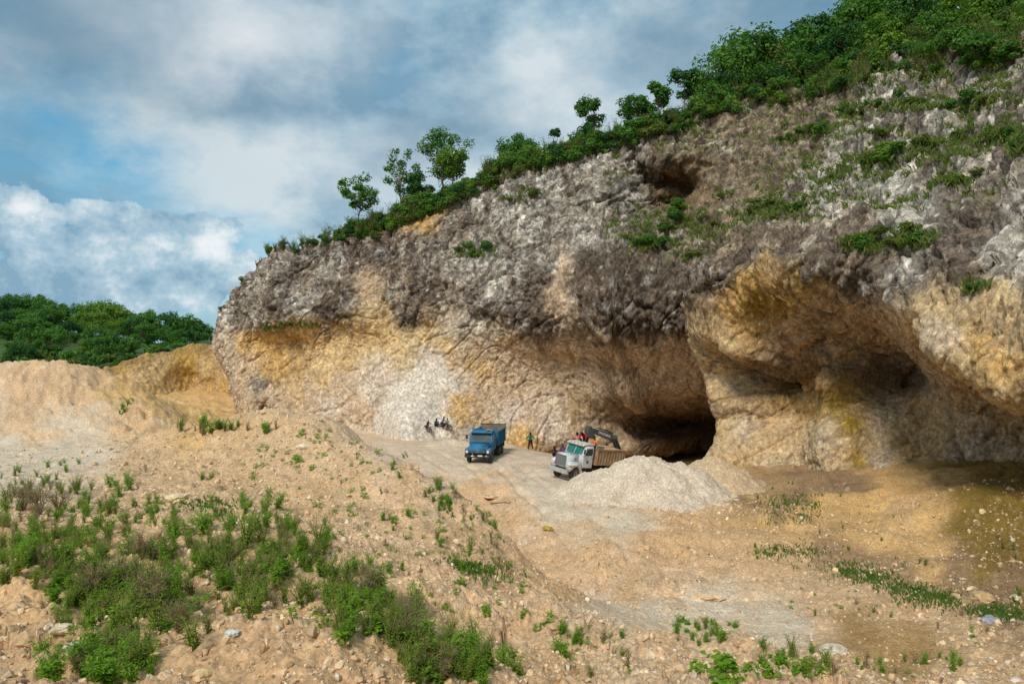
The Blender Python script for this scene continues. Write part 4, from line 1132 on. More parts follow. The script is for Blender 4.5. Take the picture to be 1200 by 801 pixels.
for (px, py, rx, ry, n, kind) in LEDGE:
    for i in range(max(1, round(n * .34))):
        a, q = random.uniform(0, 6.28), random.random() ** .5
        hh = hit(px + math.cos(a) * q * rx, py + math.sin(a) * q * ry)
        if not hh or hh[2] != 1: continue
        p, nn_, _ = hh
        w = random.uniform(1.0, 2.3) * (.6 if ry < 4 else 1)
        led_pts.append(p)
        shrub(p - nn_ * .1, w, w * random.uniform(.4, .65), kind if random.random() < .6 else random.choice([0, 2, 5]), 'growing on a ledge of the cliff face')
# the thicket between the separate shrubs: too dense to tell plant from plant
TB = Bag(); SARR = []
for o_ in SH:
    V = np.empty(len(o_.vertices) * 3, np.float32); o_.vertices.foreach_get('co', V)
    Fq = np.empty(len(o_.polygons) * 4, np.int32); o_.polygons.foreach_get('vertices', Fq)
    mi = np.empty(len(o_.polygons), np.int32); o_.polygons.foreach_get('material_index', mi)
    tt = np.empty(len(o_.vertices) * 4, np.float32); o_.color_attributes['tint'].data.foreach_get('color', tt)
    SARR.append((V.reshape(-1, 3), Fq.reshape(-1, 4), tt.reshape(-1, 4)[:, :3], mi))
for i in range(400):
    px = random.uniform(392, 1195) if random.random() < .45 else random.uniform(395, 840)
    p = sky_pt(px, random.random())
    if p is None: continue
    w = random.uniform(1.2, 2.6) * np.interp(px, [392, 440, 1200], [.6, 1, 1.1]); kk = random.choices(range(6), [3, 2, 2, 2, 3, 1.5])[0]
    V, Fq, tt, mi = SARR[kk]; az_ = random.uniform(0, 6.28); c_, s__ = math.cos(az_), math.sin(az_)
    Q = np.column_stack([(V[:, 0] * c_ - V[:, 1] * s__) * w / 1.5, (V[:, 0] * s__ + V[:, 1] * c_) * w / 1.5, V[:, 2] * w * random.uniform(.5, .9) / 1.1])
    TB.add(Q + p - np.array([0, 0, .15]), Fq, np.clip(tt + random.uniform(-.15, .15), 0, 1), 0); TB.M[-1] = np.where(mi == 0, [0, 1, 2, 3, 0, 2][kk], 4)
struct(link('undergrowth', TB.mesh('rim_undergrowth', [G_TREE, G_BRIGHT, G_OLIVE, G_DARK, M_BARK])), 'stuff')
# shrubs and trees of the far green hill
HP = [tree_proto('hill_tree', 9.0, 1.5, 8.5, 34, 80, .6, m_, np.random.default_rng(30 + i), shape=sh, tr=.22, clump=.19) for i, (m_, sh) in enumerate(
    [(G_TREE, 'round'), (G_DARK, 'round'), (G_TREE, 'umbrella'), (G_BRIGHT, 'round'), (G_DARK, 'umbrella')])]
HLAB = ['round mid-green', 'dark round', 'broad mid-green', 'yellow-green', 'dark spreading']
def hill_tree(px, py_top, d, kind, hmul=1):
    x = (px - CX) / F * d; z = float(hill_z(np.array([x]), np.array([d]))[0])
    H = np.clip(EYE + (CY - py_top) / F * d - z, 2.0, 13)
    plant_tree(HP[kind], (x, d, z - .2), H / 9.0, random.uniform(0, 6.28), 'hill_tree', f'{HLAB[kind]} tree in the wood on the low hill at far left', 'tree', f'{HLAB[kind]} trees on the far left hill')
sky_l = lambda px: np.interp(px, [-20, 0, 40, 75, 100, 130, 150, 170, 190, 215, 235, 245], [338, 340, 343, 352, 354, 352, 362, 362, 356, 368, 372, 378])
for i in range(62):
    px = random.uniform(-25, 243); row = random.random()
    d = 140 + 75 * row
    yt = sky_l(px) + (1 - row) * random.uniform(18, 55) + random.uniform(0, 8)
    if yt > 408: continue
    kind = 3 if (95 < px < 145 and row > .6) or random.random() < .06 else random.choice([0, 0, 1, 2, 2, 4])
    hill_tree(px, yt, d, kind)
for (px, k_) in [(5,0),(22,2),(40,0),(58,2),(75,0),(92,2),(108,3),(125,3),(138,3),(150,1),(165,2),(180,0),(196,4),(212,2),(228,1),(240,2)]: hill_tree(px, sky_l(px) + random.uniform(-3, 3), 205, k_)
for i in range(26): hill_tree(random.uniform(-230, -15), 338 + random.uniform(0, 45), 140 + 65 * random.random(), random.choice([0, 1, 2, 2, 4]))   # the wood goes on past the edge of the view
pr = tree_proto('lone_tree', 4.5, 1.8, 2.6, 12, 50, .4, G_DARK, np.random.default_rng(5), tr=.1, clump=.22)
x = (231 - CX) / F * 150; plant_tree(pr, (x, 150, float(hill_z(np.array([x]), np.array([150.]))[0])), 1.3, 0, 'hill_tree', 'small dark thin-stemmed tree against the sky just left of the cliff end', 'tree')
SHF = [shrub_mesh('hill_shrub', 3.0, 1.8, 10, 60, .4, m_, np.random.default_rng(90 + i)) for i, m_ in enumerate([G_TREE, G_DARK, G_OLIVE])]
for i in range(42):
    px = random.uniform(-5, 245); d = random.uniform(126, 150)
    x = (px - CX) / F * d; z = float(hill_z(np.array([x]), np.array([d]))[0])
    kk = random.choice([0, 0, 1, 2])
    s_c = random.uniform(.8, 1.6)
    o = link('hill_shrub', SHF[kk], None, (x, d, z), (0, 0, random.uniform(0, 6)), (s_c, s_c, s_c * random.uniform(.6, 1)))
    nm = ['mid-green', 'dark green', 'olive'][kk]
    tag(o, f'{nm} shrub at the foot of the far left wooded hill', 'shrub', f'{nm} shrubs below the far left wood')
for i in range(18):                                      # thicket along the top of the ochre bank
    px = random.uniform(105, 246); j = int(np.argmin(np.abs(proj(H0[:, NV2 + 1])[0] - px))); p = H0[j, NV2 + random.randint(0, 5)].astype(float)
    kk = random.choice([0, 1, 2]); s_c = random.uniform(.3, .6); nm = ['mid-green', 'dark green', 'olive'][kk]
    tag(link('hill_shrub', SHF[kk], None, p, (0, 0, random.uniform(0, 6)), (s_c, s_c, s_c * .8)), f'low {nm} shrub on the lip of the ochre cut bank', 'shrub', f'low {nm} shrubs on the lip of the ochre bank')

# ------------------------------------------------------------------ weeds on the rubble
def weed_bag(h, w, stems, per, leaf, rng, lm=0, droop=.3, asp=.5):
    b = Bag()
    for i in range(stems):
        a = rng.uniform(0, 6.28); q = rng.uniform(.15, 1) * w / 2; hh = h * rng.uniform(.55, 1.05)
        top = np.array([math.cos(a) * q, math.sin(a) * q, hh]); mid = np.array([top[0] * .35, top[1] * .35, hh * .55])
        b0 = np.array([rng.normal() * .05 * w, rng.normal() * .05 * w, -.05])
        b.add(*tube([b0, mid, top], [.007 * h / .5, .005 * h / .5, .002], 4), None, 1)
        t = rng.uniform(.12, 1.02, per)
        base = np.where(t[:, None] < .5, b0 + (mid - b0) * (t[:, None] / .5), mid + (top - mid) * ((t[:, None] - .5) / .5))
        d = rng.normal(size=(per, 3)) * np.array([1, 1, .35]); d /= np.linalg.norm(d, axis=1)[:, None]
        cpt = base + d * leaf * (.55 + .6 * (1 - t[:, None]))
        nrm = np.column_stack([d[:, :2] * .35, np.ones(per)]) + rng.normal(size=(per, 3)) * droop
        V, Fq, tt = leaves(cpt, nrm, leaf * (1.15 - .5 * t), rng, asp)
        b.add(V, Fq, np.clip(tt * .6 + .4 * t.repeat(4)[:, None], 0, 1), lm)
    return b
def twig_bag(h, w, n, rng, leafn=0):
    b = Bag()
    for i in range(n):
        a = rng.uniform(0, 6.28); q = rng.uniform(.1, 1) * w / 2; hh = h * rng.uniform(.5, 1)
        top = np.array([math.cos(a) * q, math.sin(a) * q, hh]); mid = top * np.array([.4, .4, .55]) + rng.normal(size=3) * .04
        b.add(*tube([np.array([0, 0, -.05]), mid, top], [.008, .005, .002], 3), None, 1)
        for k2 in range(3):
            e = mid + (top - mid) * rng.uniform(.1, .8); tip = e + rng.normal(size=3) * np.array([.12, .12, .08]) + np.array([0, 0, .1])
            b.add(*tube([e, (e + tip) / 2, tip], [.004, .003, .0015], 3), None, 1)
        if leafn:
            t = rng.uniform(.4, 1, leafn)[:, None]
            V, Fq, tt = leaves(mid + (top - mid) * t + rng.normal(size=(leafn, 3)) * .03, rng.normal(size=(leafn, 3)) + np.array([0, 0, .6]), .045, rng, .4)
            b.add(V, Fq, tt, 0)
    return b
WP, WM = [], []
def wp(bag, mats): WP.append(bag); WM.append(mats)
for i in range(3): wp(weed_bag(.55, .65, 11, 20, .085, np.random.default_rng(100 + i)), [G_WEED, G_STEM])            # 0-2 leafy bright
for i in range(3): wp(weed_bag(.65, .60, 12, 22, .065, np.random.default_rng(110 + i), asp=.35), [G_WEED2, G_STEM])  # 3-5 olive upright
for i in range(2): wp(weed_bag(.35, .60, 7, 9, .15, np.random.default_rng(120 + i), asp=.75), [G_WEED, G_STEM])      # 6-7 big leaves
for i in range(2): wp(twig_bag(.75, .9, 34, np.random.default_rng(130 + i), 10), [G_DRY, G_TWIG])                    # 8-9 dry brown
for i in range(3): wp(weed_bag(.16, .30, 5, 8, .075, np.random.default_rng(140 + i), asp=.6), [G_WEED, G_STEM])      # 10-12 seedlings
for i in range(2): wp(weed_bag(.5, .5, 9, 16, .06, np.random.default_rng(150 + i), asp=.4), [G_DRY, G_TWIG])         # 13-14 withered
WMESH = [b.mesh('weed', m) for b, m in zip(WP, WM)]
LEAFY, OLIVE, BIGL, DRY, SEED, WITH = (0,1,2), (3,4,5), (6,7), (8,9), (10,11,12), (13,14)
WT = []      # (position, kind, scale)
def patch_w(px, py, rx, ry, n, kinds, smin=.7, smax=1.3, rot=0):
    for i in range(max(2, round(n * (.50 if n > 12 and kinds != SEED else .9)))):
        a, q = random.uniform(0, 6.28), random.random() ** .5
        q *= 1.25
        u, v = math.cos(a) * q * rx, math.sin(a) * q * ry
        c_, s__ = math.cos(R(rot)), math.sin(R(rot))
        hh = hit(px + u * c_ - v * s__, py + u * s__ + v * c_)
        if not hh or hh[2] != 0: continue
        kd = random.choice(kinds)
        if kd in DRY + WITH and random.random() < .3: kd = random.choice(OLIVE)
        if kd in LEAFY and n > 20 and random.random() < .25: kd = random.choice(OLIVE + WITH + DRY)
        WT.append((hh[0], kd, random.uniform(smin, smax) * random.choice([.5, .6, .75, .9])))
A_ = LEAFY + LEAFY + OLIVE
for a in [(25,600,40,20,26,LEAFY+OLIVE),(70,590,34,22,16,DRY,.9,1.5),(62,575,30,12,10,DRY+OLIVE,.8,1.3),(115,590,30,14,14,OLIVE+LEAFY),(150,592,30,12,14,LEAFY),(30,562,40,8,10,LEAFY+OLIVE,.7,1.1),(75,545,20,5,7,LEAFY),(130,570,24,6,7,LEAFY),
          (110,625,60,26,34,OLIVE+WITH+LEAFY),(170,632,60,26,34,A_+WITH),(270,625,60,24,46,LEAFY,.9,1.5),(280,660,50,24,34,LEAFY+OLIVE,.9,1.4),(320,605,30,14,22,LEAFY),(300,590,30,8,10,LEAFY),(375,632,20,15,18,LEAFY+OLIVE),(350,660,30,22,18,A_+WITH),
          (35,665,45,24,30,LEAFY+OLIVE,.8,1.3),(20,640,25,12,12,LEAFY),(80,660,30,14,10,OLIVE+WITH),(110,705,44,26,40,LEAFY,.9,1.4),(170,710,50,30,44,LEAFY+OLIVE,.9,1.4),(195,680,40,30,26,LEAFY+WITH),(225,735,24,20,14,LEAFY+OLIVE,.8,1.2),
          (140,775,34,22,26,LEAFY,.8,1.2),(60,785,12,10,5,LEAFY,.7,1),(105,790,20,10,10,LEAFY,.7,1.1),(290,700,28,24,22,A_),(340,690,50,24,36,OLIVE+LEAFY+WITH),(400,705,44,22,36,OLIVE+LEAFY),(440,722,40,24,34,LEAFY+OLIVE,.9,1.3),
          (470,745,30,18,22,WITH+OLIVE,.8,1.2),(530,770,50,22,36,OLIVE+LEAFY,.8,1.2),(500,790,40,12,16,OLIVE+DRY,.7,1.1),(580,785,30,14,12,LEAFY,.6,1),(490,735,18,20,10,DRY,.5,.8),
          (242,590,30,5,16,LEAFY,.4,.7),(232,582,10,4,4,LEAFY,.4,.7),(240,562,5,4,2,LEAFY,.6,.9),(445,668,30,10,10,SEED+LEAFY,.7,1),(410,600,16,8,6,SEED,1,1.6),
          (525,585,22,12,24,LEAFY,.5,1.0,40),(540,605,20,12,16,LEAFY+WITH,.5,.9,45),(520,600,8,22,14,LEAFY,.5,.9),(560,664,28,6,22,LEAFY,.4,.7,12),(545,635,30,22,16,WITH+SEED,.5,.9,40),(585,650,20,16,10,WITH,.4,.8,40),(470,545,8,14,4,LEAFY,.7,1.1),(478,535,5,6,3,LEAFY,.8,1.1),
          (508,570,20,10,8,WITH,.4,.7,40),(460,608,16,8,8,LEAFY,.5,.8),(590,680,30,14,8,SEED+WITH,.6,1),
          (330,535,30,12,16,SEED,1,2),(365,530,26,14,20,SEED,1,2),(370,505,24,12,12,SEED,1.2,2.4),(395,560,40,30,24,SEED,.8,1.6),(300,545,20,10,8,SEED,1,2),(450,575,50,30,30,SEED+WITH,.6,1.1),(430,640,50,22,18,SEED,.8,1.4),
          (500,625,50,20,22,SEED,.8,1.4),(560,700,60,24,26,SEED,.8,1.4),(420,530,20,12,8,SEED,1,2),
          (650,755,30,10,14,LEAFY,.5,.9),(690,745,34,10,12,SEED+LEAFY,.6,1),(720,772,50,20,22,SEED+WITH,.7,1.2),(640,730,30,10,10,SEED,.8,1.2),(830,735,32,11,18,BIGL,.7,1.1),(830,752,20,6,6,LEAFY,.6,.9),(850,792,34,10,14,BIGL,.8,1.2),(900,790,30,8,8,BIGL+SEED,.6,1),
          (945,775,36,9,14,LEAFY,.5,.8),(900,770,20,8,8,LEAFY+WITH,.4,.7),(1110,773,24,7,14,LEAFY,.6,1),(1060,775,30,10,10,WITH+SEED,.6,1),(980,785,30,10,10,SEED+WITH,.7,1.1),(1020,780,24,10,8,LEAFY+WITH,.4,.7),
          (925,592,36,10,30,WITH+LEAFY,.6,1.0),(905,577,30,8,16,WITH+LEAFY,.5,.9),(950,575,30,8,14,WITH,.5,1),(960,640,30,7,14,LEAFY+WITH,.4,.8),(900,643,20,5,7,LEAFY,.4,.7),(1000,620,50,20,12,WITH,.4,.8),(1030,600,50,15,10,WITH,.4,.8),(1060,660,24,8,10,WITH,.5,.8),
          (1185,650,20,20,10,WITH,.6,1),(1190,700,16,8,8,LEAFY,.5,.8),(1130,735,40,10,10,SEED+WITH,.6,1),(930,665,40,8,10,SEED,.7,1.1),(960,700,40,14,14,SEED,.7,1.1),(1000,715,40,12,14,SEED+WITH,.6,1),
          (145,480,5,4,3,LEAFY,1.3,2),(155,470,6,5,3,LEAFY,1,1.6),(240,502,6,3,4,LEAFY,1.5,2),(215,500,6,3,3,WITH,1.5,2),(262,500,20,3,10,LEAFY+WITH,1.2,2),(300,503,20,3,8,WITH+LEAFY,1.2,2),(230,505,40,3,7,WITH,1,1.8),(15,447,6,3,2,LEAFY,1.2,1.6),(605,665,14,8,6,SEED,1,1.6)]: patch_w(*a)
KN = {}
for r_, n__ in ((LEAFY, ('bright green leafy weed', 0)), (OLIVE, ('olive upright weed', 1)), (BIGL, ('low broad-leaved green weed', 2)), (DRY, ('dry brown twiggy bush', 3)), (SEED, ('tiny green seedling', 4)), (WITH, ('withered brown weed', 5))):
    for q in r_: KN[q] = n__
def region(p):
    px, py = proj(p)
    if p[1] < 34 and px < 440: return 'among the rubble of the foreground mound, left'
    if px < 700 and p[1] < 45: return 'on the stony slope of the middle mound'
    if p[1] < 21: return 'on the near edge right of the mound'
    return 'on the quarry floor below the cliff and banks'
szs = [sc_ * WP[k2].arrays()[0][:, 2].max() / p[1] for (p, k2, sc_) in WT]
idx = np.argsort(-np.array(szs))
REST = Bag()
WARR = [b.arrays() for b in WP]
FR = Bag()
for i in range(520):
    px = random.uniform(300, 1195); p = sky_pt(px, random.random() * .9)
    if p is None: continue
    k2 = random.choice(LEAFY + OLIVE + OLIVE + WITH); V, Fq, t, m_ = WARR[k2]; sc_ = random.uniform(1.6, 3.6) * np.interp(px, [300, 430], [.5, 1]); az_ = random.uniform(0, 6.28); c_, s__ = math.cos(az_), math.sin(az_)
    FR.add(np.column_stack([V[:, 0] * c_ - V[:, 1] * s__, V[:, 0] * s__ + V[:, 1] * c_, V[:, 2] * 1.15]) * sc_ + p, Fq, t, 0); FR.M[-1] = m_ + 2 * (0 if k2 in LEAFY else 1 if k2 in OLIVE else 2)
struct(link('undergrowth', FR.mesh('rim_weeds', [G_TREE, G_STEM, G_OLIVE, G_STEM, G_DRY, G_TWIG])), 'stuff')
# low growth filling in between the separate weeds
LOW = []
for a in [(270,635,90,40,170),(60,600,70,35,130),(140,620,90,36,150),(130,705,80,40,170),(40,660,50,28,80),(360,690,90,34,150),(440,725,55,30,110),(530,775,60,24,90),(330,650,60,34,90),(150,770,40,22,50),(200,660,120,50,150),(545,620,40,34,60),(830,745,50,16,40),(940,778,50,10,40)]:
    for i in range(int(a[4] * .62)):
        aa, q = random.uniform(0, 6.28), random.random() ** .5
        hh = hit(a[0] + math.cos(aa) * q * a[2], a[1] + math.sin(aa) * q * a[3])
        if hh and hh[2] == 0 and float(fbm(hh[0][None], .55, 3, off=33)[0]) > random.uniform(-.5, .35): LOW.append((hh[0], random.choice(SEED + SEED + LEAFY + OLIVE + OLIVE + WITH), random.uniform(.35, .8)))
for rank, i in enumerate(idx):
    p, k2, sc_ = WT[i]
    rz = random.uniform(0, 6.28)
    if rank < 300:
        o = link('dry_bush' if k2 in DRY else 'weed', WMESH[k2], None, p, (random.uniform(-.1, .1), random.uniform(-.1, .1), rz), (sc_, sc_, sc_ * random.uniform(.62, 1.0)))
        tag(o, KN[k2][0] + ' ' + region(p), 'bush' if k2 in DRY else 'weed', KN[k2][0] + 's ' + region(p))
    else:
        V, Fq, t, m_ = WARR[k2]
        c_, s__ = math.cos(rz), math.sin(rz)
        REST.add(np.column_stack([V[:, 0] * c_ - V[:, 1] * s__, V[:, 0] * s__ + V[:, 1] * c_, V[:, 2]]) * sc_ + p, Fq, t, 0)
        REST.M[-1] = m_ + 2 * KN[k2][1]
for (p, k2, sc_) in LOW:
    V, Fq, t, m_ = WARR[k2]; rz = random.uniform(0, 6.28); c_, s__ = math.cos(rz), math.sin(rz)
    if k2 in SEED: sc_ *= 1.7
    REST.add(np.column_stack([V[:, 0] * c_ - V[:, 1] * s__, V[:, 0] * s__ + V[:, 1] * c_, V[:, 2]]) * sc_ + p, Fq, t, 0)
    REST.M[-1] = m_ + 2 * KN[k2][1]
# grass mats: narrow blades
def blades(pts, h, rng, n=8, spread=.2):
    pts = np.repeat(pts, n, 0) + np.column_stack([rng.normal(size=(len(pts) * n, 2)) * spread, np.zeros(len(pts) * n)])
    for i in range(len(pts)): pass
    m = len(pts); a = rng.uniform(0, 6.28, m); hh = h * rng.uniform(.5, 1.2, m)
    d = np.column_stack([np.cos(a), np.sin(a), np.zeros(m)]); w = np.column_stack([-np.sin(a), np.cos(a), np.zeros(m)]) * .018 * (h / .2)
    tip = pts + d * hh[:, None] * .8 + np.array([0, 0, 1]) * hh[:, None]; md = pts + d * hh[:, None] * .12 + np.array([0, 0, .6]) * hh[:, None]
    V = np.stack([pts - w - np.array([0, 0, .05]), pts + w - np.array([0, 0, .05]), md + w * .8, tip], 1)
    return V.reshape(-1, 3), np.arange(m * 4).reshape(m, 4), np.repeat(rng.uniform(0, 1, m), 4)[:, None] * np.ones(3)
mats_rest = []
for m_ in ((G_WEED, G_STEM), (G_WEED2, G_STEM), (G_WEED, G_STEM), (G_DRY, G_TWIG), (G_WEED, G_STEM), (G_DRY, G_TWIG)): mats_rest += list(m_)
if REST.n: struct(link('undergrowth', REST.mesh('undergrowth', mats_rest)), 'stuff')
gp = []
def mat_g(poly, n):
    poly = np.array(poly, float); lo, hi = poly.min(0), poly.max(0); c0 = 0
    while c0 < n:
        x, y = random.uniform(lo[0], hi[0]), random.uniform(lo[1], hi[1]); ins = False
        for i in range(len(poly)):
            (x1, y1), (x2, y2) = poly[i], poly[i - 1]
            if (y1 > y) != (y2 > y) and x < (x2 - x1) * (y - y1) / (y2 - y1) + x1: ins = not ins
        if not ins: continue
        c0 += 1
        hh = hit(x + random.gauss(0, 7), y + random.gauss(0, 3))
        if hh and hh[2] == 0 and float(fbm(hh[0][None], .9, 3, off=3)[0]) > random.uniform(-.45, .25): gp.append(hh[0])
mat_g([(975,657),(1010,660),(1060,680),(1110,695),(1125,706),(1090,708),(1030,690),(985,672)], 620)
mat_g([(1140,712),(1200,715),(1200,725),(1150,720)], 150)
mat_g([(905,582),(960,580),(955,605),(900,610)], 260)
mat_g([(890,640),(960,640),(950,650),(900,652)], 120)
mat_g([(535,658),(585,666),(580,676),(545,672)], 150)
mat_g([(225,586),(265,592),(260,600),(228,594)], 80)
M_GRASS = leaf_material('grass_blades', [(.045, .11, .015), (.08, .17, .02), (.13, .20, .03)], .35)
V, Fq, t = blades(np.array(gp), .12, rg, 6, .28)
struct(link('grass', np_mesh('grass', V, Fq, [M_GRASS], t, False)), 'stuff')
# grass and herbs on the ledges of the cliff
lp = []
m_ = np.where((gr > .5) & ~icap & (G1[:, 1] > 20) & (CPX > 690) & (CPX < 1200))[0]
if len(m_): lp = G1[rg.choice(m_, min(len(m_), 1100), replace=False)]
ex = []
for (px, py, rx, ry, n, kind) in LEDGE:
    for i in range(n * 3):
        a, q = random.uniform(0, 6.28), random.random() ** .5
        hh = hit(px + math.cos(a) * q * rx * 1.25, py + math.sin(a) * q * ry * 1.25)
        if hh and hh[2] == 1: ex.append(hh[0])
lp = np.concatenate([np.array(lp).reshape(-1, 3), np.array(ex)])
V, Fq, t = blades(lp, .42, rg, 9, .22)
struct(link('ledge_grass', np_mesh('ledge_grass', V, Fq, [G_OLIVE], t, False)), 'stuff')
# ------------------------------------------------------------------ loose stones
ph = (1 + 5 ** .5) / 2
ICO = np.array([(-1,ph,0),(1,ph,0),(-1,-ph,0),(1,-ph,0),(0,-1,ph),(0,1,ph),(0,-1,-ph),(0,1,-ph),(ph,0,-1),(ph,0,1),(-ph,0,-1),(-ph,0,1)], float) / math.sqrt(1 + ph * ph)
ICF = np.array([(0,11,5),(0,5,1),(0,1,7),(0,7,10),(0,10,11),(1,5,9),(5,11,4),(11,10,2),(10,7,6),(7,1,8),(3,9,4),(3,4,2),(3,2,6),(3,6,8),(3,8,9),(4,9,5),(2,4,11),(6,2,10),(8,6,7),(9,8,1)])
M_STONE = rock_material('loose_stone', (6, 9, 30), .02, lo=.8, hi=1.2)
rs = np.random.default_rng(77)
pts = []
n = 64000
a = np.radians(rs.uniform(-39, 39, n)); r = 6 + 44 * rs.uniform(0, 1, n) ** 1.5
sx, sy = r * np.sin(a), r * np.cos(a)
pp = np.column_stack([sx, sy, 0 * sx]).astype(np.float32)
fx = rs.uniform(2.5, 14, 900); fy = 45.4 + rs.normal(size=900) * .55 + .03 * (fx - 8.5) ** 2       # stones that rolled to the foot of the grey heap
sx = np.append(sx, fx); sy = np.append(sy, fy); r = np.append(r, np.hypot(fx, fy)); n = len(sx)
pp = np.column_stack([sx, sy, 0 * sx]).astype(np.float32)
dn = fbm(pp, .35, 4, off=8) + .6 * fbm(pp, 1.2, 2, off=2)
keepm = (dn > rs.uniform(-.6, .6, n)) | (np.arange(n) >= n - 900)
sx, sy, r = sx[keepm], sy[keepm], r[keepm]
sz = np.array([ground_z(x_, y_) for x_, y_ in zip(sx, sy)])
qx, qy = proj(np.column_stack([sx, sy, sz]))
gi = idw(np.column_stack([qx, qy]), gc[:, :2], roadv, 3.5, 8)[:, 0]
keepm = gi < rs.uniform(.2, 1.3, len(gi))
sx, sy, sz, r = sx[keepm], sy[keepm], sz[keepm], r[keepm]
n = len(sx)
size = .021 * np.exp(rs.normal(size=n) * .55) * (1 + .022 * r)
size = np.clip(size, .012, .15)
rot = rs.normal(size=(n, 3, 3)); qq = np.linalg.qr(rot)[0]
_b = bmesh.new(); bmesh.ops.create_icosphere(_b, subdivisions=1, radius=1.0)
ICO = np.array([v.co[:] for v in _b.verts]); ICF = np.array([[v.index for v in f.verts] for f in _b.faces]); _b.free()
NVI = len(ICO)
cut = rs.normal(size=(n, 6, 3)); cut /= np.linalg.norm(cut, axis=2)[:, :, None]; lim = rs.uniform(.38, .75, (n, 6))
PV = np.repeat(ICO[None], n, 0)
for k_c in range(6):                      # knock flat faces off each stone
    dd = np.einsum('nij,nj->ni', PV, cut[:, k_c]) - lim[:, k_c][:, None]
    PV = PV - np.maximum(dd, 0)[:, :, None] * cut[:, k_c][:, None, :]
V = PV * (1 + rs.normal(size=(n, NVI, 1)) * .035) * (size[:, None, None] * rs.uniform(.6, 1.3, (n, 1, 3)))
V = np.einsum('nij,nkj->nki', qq, V) + np.column_stack([sx, sy, sz + size * .25])[:, None, :]
Fs = (ICF[None] + (np.arange(n) * NVI)[:, None, None]).reshape(-1, 3)
base = np.array([(.66,.46,.27), (.70,.53,.35), (.56,.37,.20), (.72,.61,.48)])[rs.choice(4, n, p=[.45, .28, .22, .05])] * rs.uniform(.75, 1.15, (n, 1))
struct(link('loose_stones', np_mesh('loose_stones', V.reshape(-1, 3), Fs, [M_STONE], np.repeat(base, NVI, 0), False)), 'stuff')

def boulder(px, py, size, col, label, flat=.6, seed=1, name='boulder'):
    hh = hit(px, py); p = hh[0]
    bm = bmesh.new(); bmesh.ops.create_icosphere(bm, subdivisions=4, radius=1.0)
    v = np.array([q.co[:] for q in bm.verts])
    F1, I1, f1 = cells(v + seed * 7.7, 1.1)
    rr_ = 1 + .38 * f1 + .12 * fbm(v + seed, 2.0, 4)
    v = v * rr_[:, None] * np.array(size) / 2; v[:, 2] *= flat
    fcs = np.array([[q.index for q in f.verts] for f in bm.faces]); bm.free()
    colr = np.array(col) * (1 + .35 * fbm(v + seed, 3, 4)[:, None])
    o = link(name, np_mesh(name, v, fcs, [M_STONE], np.clip(colr, .02, .8), False), None, (p[0], p[1], p[2] + size[2] * flat * .22), (0, 0, seed * 1.3))
    tag(o, label, 'rock'); return o
boulder(206, 587, (.85, .6, .5), (.72,.55,.33), 'pale yellowish slab of rock beside the low green mat of weeds', seed=1)
boulder(975, 764, (.75, .6, .5), (.62,.53,.42), 'pale grey rock on the near lip in front of the brown puddle', seed=2)
boulder(1163, 728, (.7, .5, .4), (.30,.30,.31), 'blue-grey stone lying on dark soil at far right', seed=3)
boulder(641, 619, (.75, .5, .4), (.40,.27,.05), 'small mossy yellow-brown block alone on the quarry floor', seed=4)
boulder(577, 584, (1.5, .8, .5), (.64,.46,.29), 'flat tan slab on the rim of the dug hollow below the road', seed=5)
boulder(612, 634, (.9, .6, .5), (.66,.50,.33), 'pale tan rock at the foot of the weedy slope', seed=6)
boulder(828, 695, (1.1, .5, .4), (.64,.46,.28), 'long flat tan stone in the middle of the stony floor', seed=7)
boulder(72, 735, (.28, .22, .2), (.68,.55,.38), 'fist-shaped pale stone beside weeds on the near left mound', seed=8)
boulder(88, 762, (.24, .2, .2), (.76,.70,.60), 'small whitish stone on the near left mound', seed=9)
boulder(275, 735, (.16, .14, .13), (.62,.62,.55), 'small grey-white stone next to the bare knoll at the bottom', seed=10)
boulder(238, 790, (.26, .2, .2), (.68,.48,.24), 'orange-tan stone at the bottom edge left of the bare knoll', seed=11)
boulder(355, 522, (.6, .5, .4), (.68,.56,.40), 'whitish stone near the top of the rubble ridge', seed=12)
boulder(1150, 700, (.9, .7, .5), (.50,.33,.16), 'ochre stone beside the grass strip under the mossy wall', seed=13)

